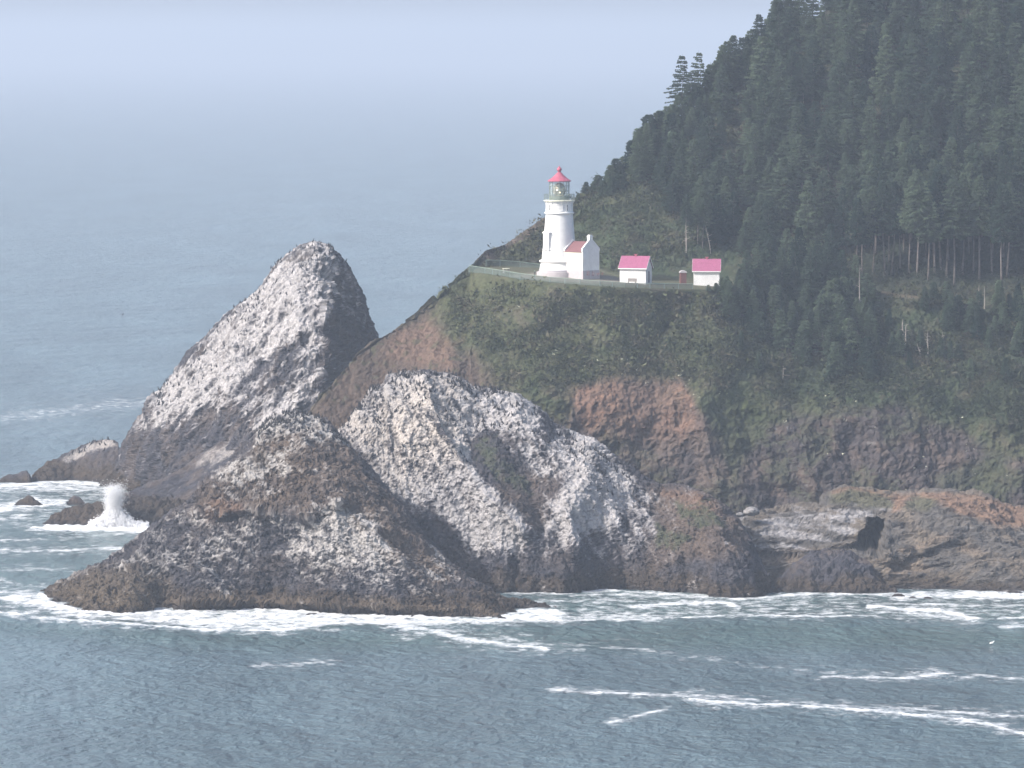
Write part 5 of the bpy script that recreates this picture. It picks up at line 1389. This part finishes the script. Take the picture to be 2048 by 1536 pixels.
# ------------------------------------------------------------------ seabirds
M_bird = flat_mat('dark_plumage', (.018, .018, .021), .6, .8, 1.3, 3)
def bird_data():
    """an upright cormorant: tail, body, neck, head and bill in one skin"""
    pts = [(-.30, 0, .06), (-.16, 0, .16), (-.04, 0, .28), (.06, 0, .42), (.10, 0, .54), (.09, 0, .64), (.10, 0, .72), (.15, 0, .76), (.27, 0, .75)]
    rad = [.025, .085, .125, .125, .08, .045, .045, .045, .012]
    m = MB().tube([Vector(p) for p in pts], rad, 7)
    for s in (-1, 1): m.tube([(-.02, s * .05, .24), (.0, s * .06, .0)], .018, 4); m.box((-.03, s * .06 - .03, -.02), (.1, s * .06 + .03, .01))
    return m
BIRD = bird_data().mesh('seabird', M_bird, True)
def birds():
    R = np.random.default_rng(21)
    areas = {'tall': ('tall', 90, 230, 'small black seabird perched on the whitened tall stack', [(655,470),(560,505),(440,640),(360,730),(295,790),(330,830),(480,700),(600,600),(700,560),(700,500)], 'seabirds on the tall stack', [(600,484,1.0)]),
             'middle': ('middle', 120, 420, 'small black seabird perched on the broad whitened middle rock', [(660,860),(740,770),(800,735),(930,750),(1110,850),(1280,950),(1200,1000),(1120,900),(1000,870),(960,960),(860,960),(760,920)], 'seabirds on the broad middle rock', None),
             'front': ('front', 70, 150, 'small black seabird crowded on the whitened tip of the front rock', [(520,850),(580,815),(650,830),(700,890),(670,900),(600,870),(530,880),(500,900)], 'seabirds on the front rock', None),
             'islet': ('islet', 20, 8, 'small black seabird on the pale crest of the slanting islet', [(120,915),(180,880),(232,870),(236,892),(180,900),(130,922)], 'seabirds on the slanting islet', None)}
    ex_v, ex_f = [], []
    bv = np.array([v.co for v in BIRD.vertices]); bf = [tuple(p.vertices) for p in BIRD.polygons]
    for key, (st, n1, n2, lab, poly, grp, _) in areas.items():
        P, N, C = STORE[st]
        qx, qy = proj(P)
        w = region(qx, qy, poly, 12)
        lum = C.mean(1)
        top = interp(qx, [(a, 0) for a in (0, 1)]) * 0
        w = w * sstep(N[:, 2], .15, .5) * (.35 + sstep(lum, .15, .35))
        # crowd towards the crest
        ymin = np.full(2100, 1e9); np.minimum.at(ymin, np.clip(qx.astype(int), 0, 2099), qy)
        w = w * (.25 + 1.6 * np.exp(-(qy - ymin[np.clip(qx.astype(int), 0, 2099)]) / 26.0)) * (.3 + sstep(fbm(P.astype(np.float32) / 5 + 3, 2), -.1, .3))
        w = w / w.sum()
        idx = R.choice(len(P), size=n1 + n2, replace=False, p=w)
        for j, i in enumerate(idx):
            a = R.uniform(0, 6.28); s = R.uniform(.8, 1.1)
            if j < n1:
                o = bpy.data.objects.new('seabird', BIRD); COL.objects.link(o)
                o.location = P[i]; o.rotation_euler = (0, 0, a); o.scale = (s, s, s)
                tag(o, lab, 'bird', grp)
            else:
                c, sn = math.cos(a), math.sin(a)
                v = bv * s
                v = np.stack([v[:, 0] * c - v[:, 1] * sn, v[:, 0] * sn + v[:, 1] * c, v[:, 2]], -1) + P[i]
                off = len(ex_v) * len(bv)
                ex_v.append(v); ex_f.append([tuple(q + off for q in f) for f in bf])
    me = bpy.data.meshes.new('seabird_colony')
    me.from_pydata(np.concatenate(ex_v).tolist(), [], [f for fs in ex_f for f in fs]); me.materials.append(M_bird); me.update()
    tag(link('seabird_colony', me), kind='stuff')
birds()
z = .1
# a bird afloat far out, and a gull on the water at the right
o = link('seabird', BIRD); o.location = (float(x_at(245, y_sea(631), 0)), float(y_sea(631)), -.05); o.scale = (2.0, 2.0, 1.2); tag(o, 'lone dark seabird afloat on the open sea left of the tall stack', 'bird')
MG = MB().tube([(-.28, 0, .06), (-.1, 0, .12), (.08, 0, .14), (.2, 0, .2), (.24, 0, .32), (.3, 0, .36), (.42, 0, .35)], [.02, .1, .13, .09, .06, .06, .015], 8).mesh('gull', W_trim, True)
o = link('gull', MG); o.location = (float(x_at(1983, y_sea(1290), 0)), float(y_sea(1290)), .15); o.scale = (1.1,) * 3; tag(o, 'white gull floating alone on the water at the right', 'bird')

# ------------------------------------------------------------------ leaping spray, rocks awash
M_spray, _nt, _b = mat_base('sea_spray')
_b.inputs['Base Color'].default_value = (.84, .85, .86, 1); _b.inputs['Roughness'].default_value = .9; _b.inputs['Specular IOR Level'].default_value = .1
def spray():
    Y = float(y_sea(1052)) + 0.5
    z0 = float(z_at(1040, Y)); x0 = float(x_at(228, Y, z0))
    R = np.random.default_rng(5)
    v, f = [], []
    u = Y / F
    tet = np.array([(1, 0, -.7), (-.5, .87, -.7), (-.5, -.87, -.7), (0, 0, 1)]) * .9
    tf = np.array([(0, 2, 1), (0, 1, 3), (1, 2, 3), (2, 0, 3)])
    def drop(c, s):
        rot = R.normal(size=(3, 3)); q, _ = np.linalg.qr(rot)
        f.append(tf + 4 * len(v)); v.append(c + (tet * s) @ q)
    for k in range(42000):
        t = R.random() ** 1.15            # height along the plume, 0 foot .. 1 top
        hw = (9 + 11 * t ** 1.1) * u
        lx = R.normal() * hw * .55 + (t ** 1.5) * (-2 + 4 * R.random()) * u
        if t > .72 and R.random() < (t - .72) * 3.0: continue
        drop(np.array([lx - 1.5 * u + t * 2 * u, R.normal() * hw * .7, t * 74 * u * R.uniform(.9, 1.04)]), R.uniform(.02, .075) * (1.2 - .4 * t))
    for k in range(120):
        t = R.uniform(.75, 1.1)
        drop(np.array([R.normal() * 14 * u + (8 * u if R.random() < .3 else 0), R.normal() * 1.2, t * 76 * u]), R.uniform(.03, .08))
    for k in range(22000):                  # heaped white water at its foot
        lx = R.uniform(-50, 70); hh = 22 * math.exp(-((lx - 2) / 32) ** 2) + 5
        drop(np.array([lx * u, R.normal() * 1.5 - 1.0, -12 * u + abs(R.normal()) * hh * .55 * u]), R.uniform(.05, .17))
    me = raw_mesh('wave_splash', np.concatenate(v), np.concatenate(f), M_spray)
    o = link('wave_splash', me); o.location = (x0, Y, z0)
    tag(o, 'tall plume of white spray leaping from a wave on the rock shelf', 'splash')
spray()
i = 0
for cx, cy, w, hh, lab in [(625,1231,14,4,'small dark rock awash in the surf before the front rock'),(1797,1193,13,5,'largest dark rock awash in the surf before the cave rock'),(1826,1196,8,3,'small dark rock awash between two others before the cave rock'),
                       (1856,1198,10,3.5,'rounded dark rock awash rightmost of three before the cave rock'),(1110,1182,16,5,'low dark rock breaking the ripples at the foot of the broad middle rock'),(2030,1188,22,6,'dark rock at the waterline by the right edge')]:
    small_rock('boulder', [(cx - w, cy), (cx - w * .6, cy - hh * .8), (cx, cy - hh), (cx + w * .5, cy - hh * .85), (cx + w, cy)], cy + 1, lab, depth=1.6, tide=3, amp=.25, step=1.0, nrow=24)
for cx, cy, w, hh, Y, lab in [(1503,1027,16,10,772,'pale rounded boulder left of the whitish rock ledges'),(1480,1031,8,5,771,'smaller pale boulder at the far left end of the whitish ledges')]:
    c = P3(cx, cy - hh * .4, Y)
    me = bpy.data.meshes.new('boulder')
    import bmesh
    bm = bmesh.new(); bmesh.ops.create_icosphere(bm, subdivisions=4, radius=1.0)
    vv = np.array([x.co for x in bm.verts]); d = 1 + .25 * fbm(vv.astype(np.float32) * 1.3 + cx, 3)
    for k, x in enumerate(bm.verts): x.co = Vector(vv[k] * d[k] * np.array([w, w * 1.1, hh * .9]) * Y / F)
    bm.to_mesh(me); bm.free(); me.materials.append(flat_mat('pale_boulder', (.22, .21, .205), .95, .5, 1.3, 1.5))
    o = link('boulder', me); o.location = c; tag(o, lab, 'rock')
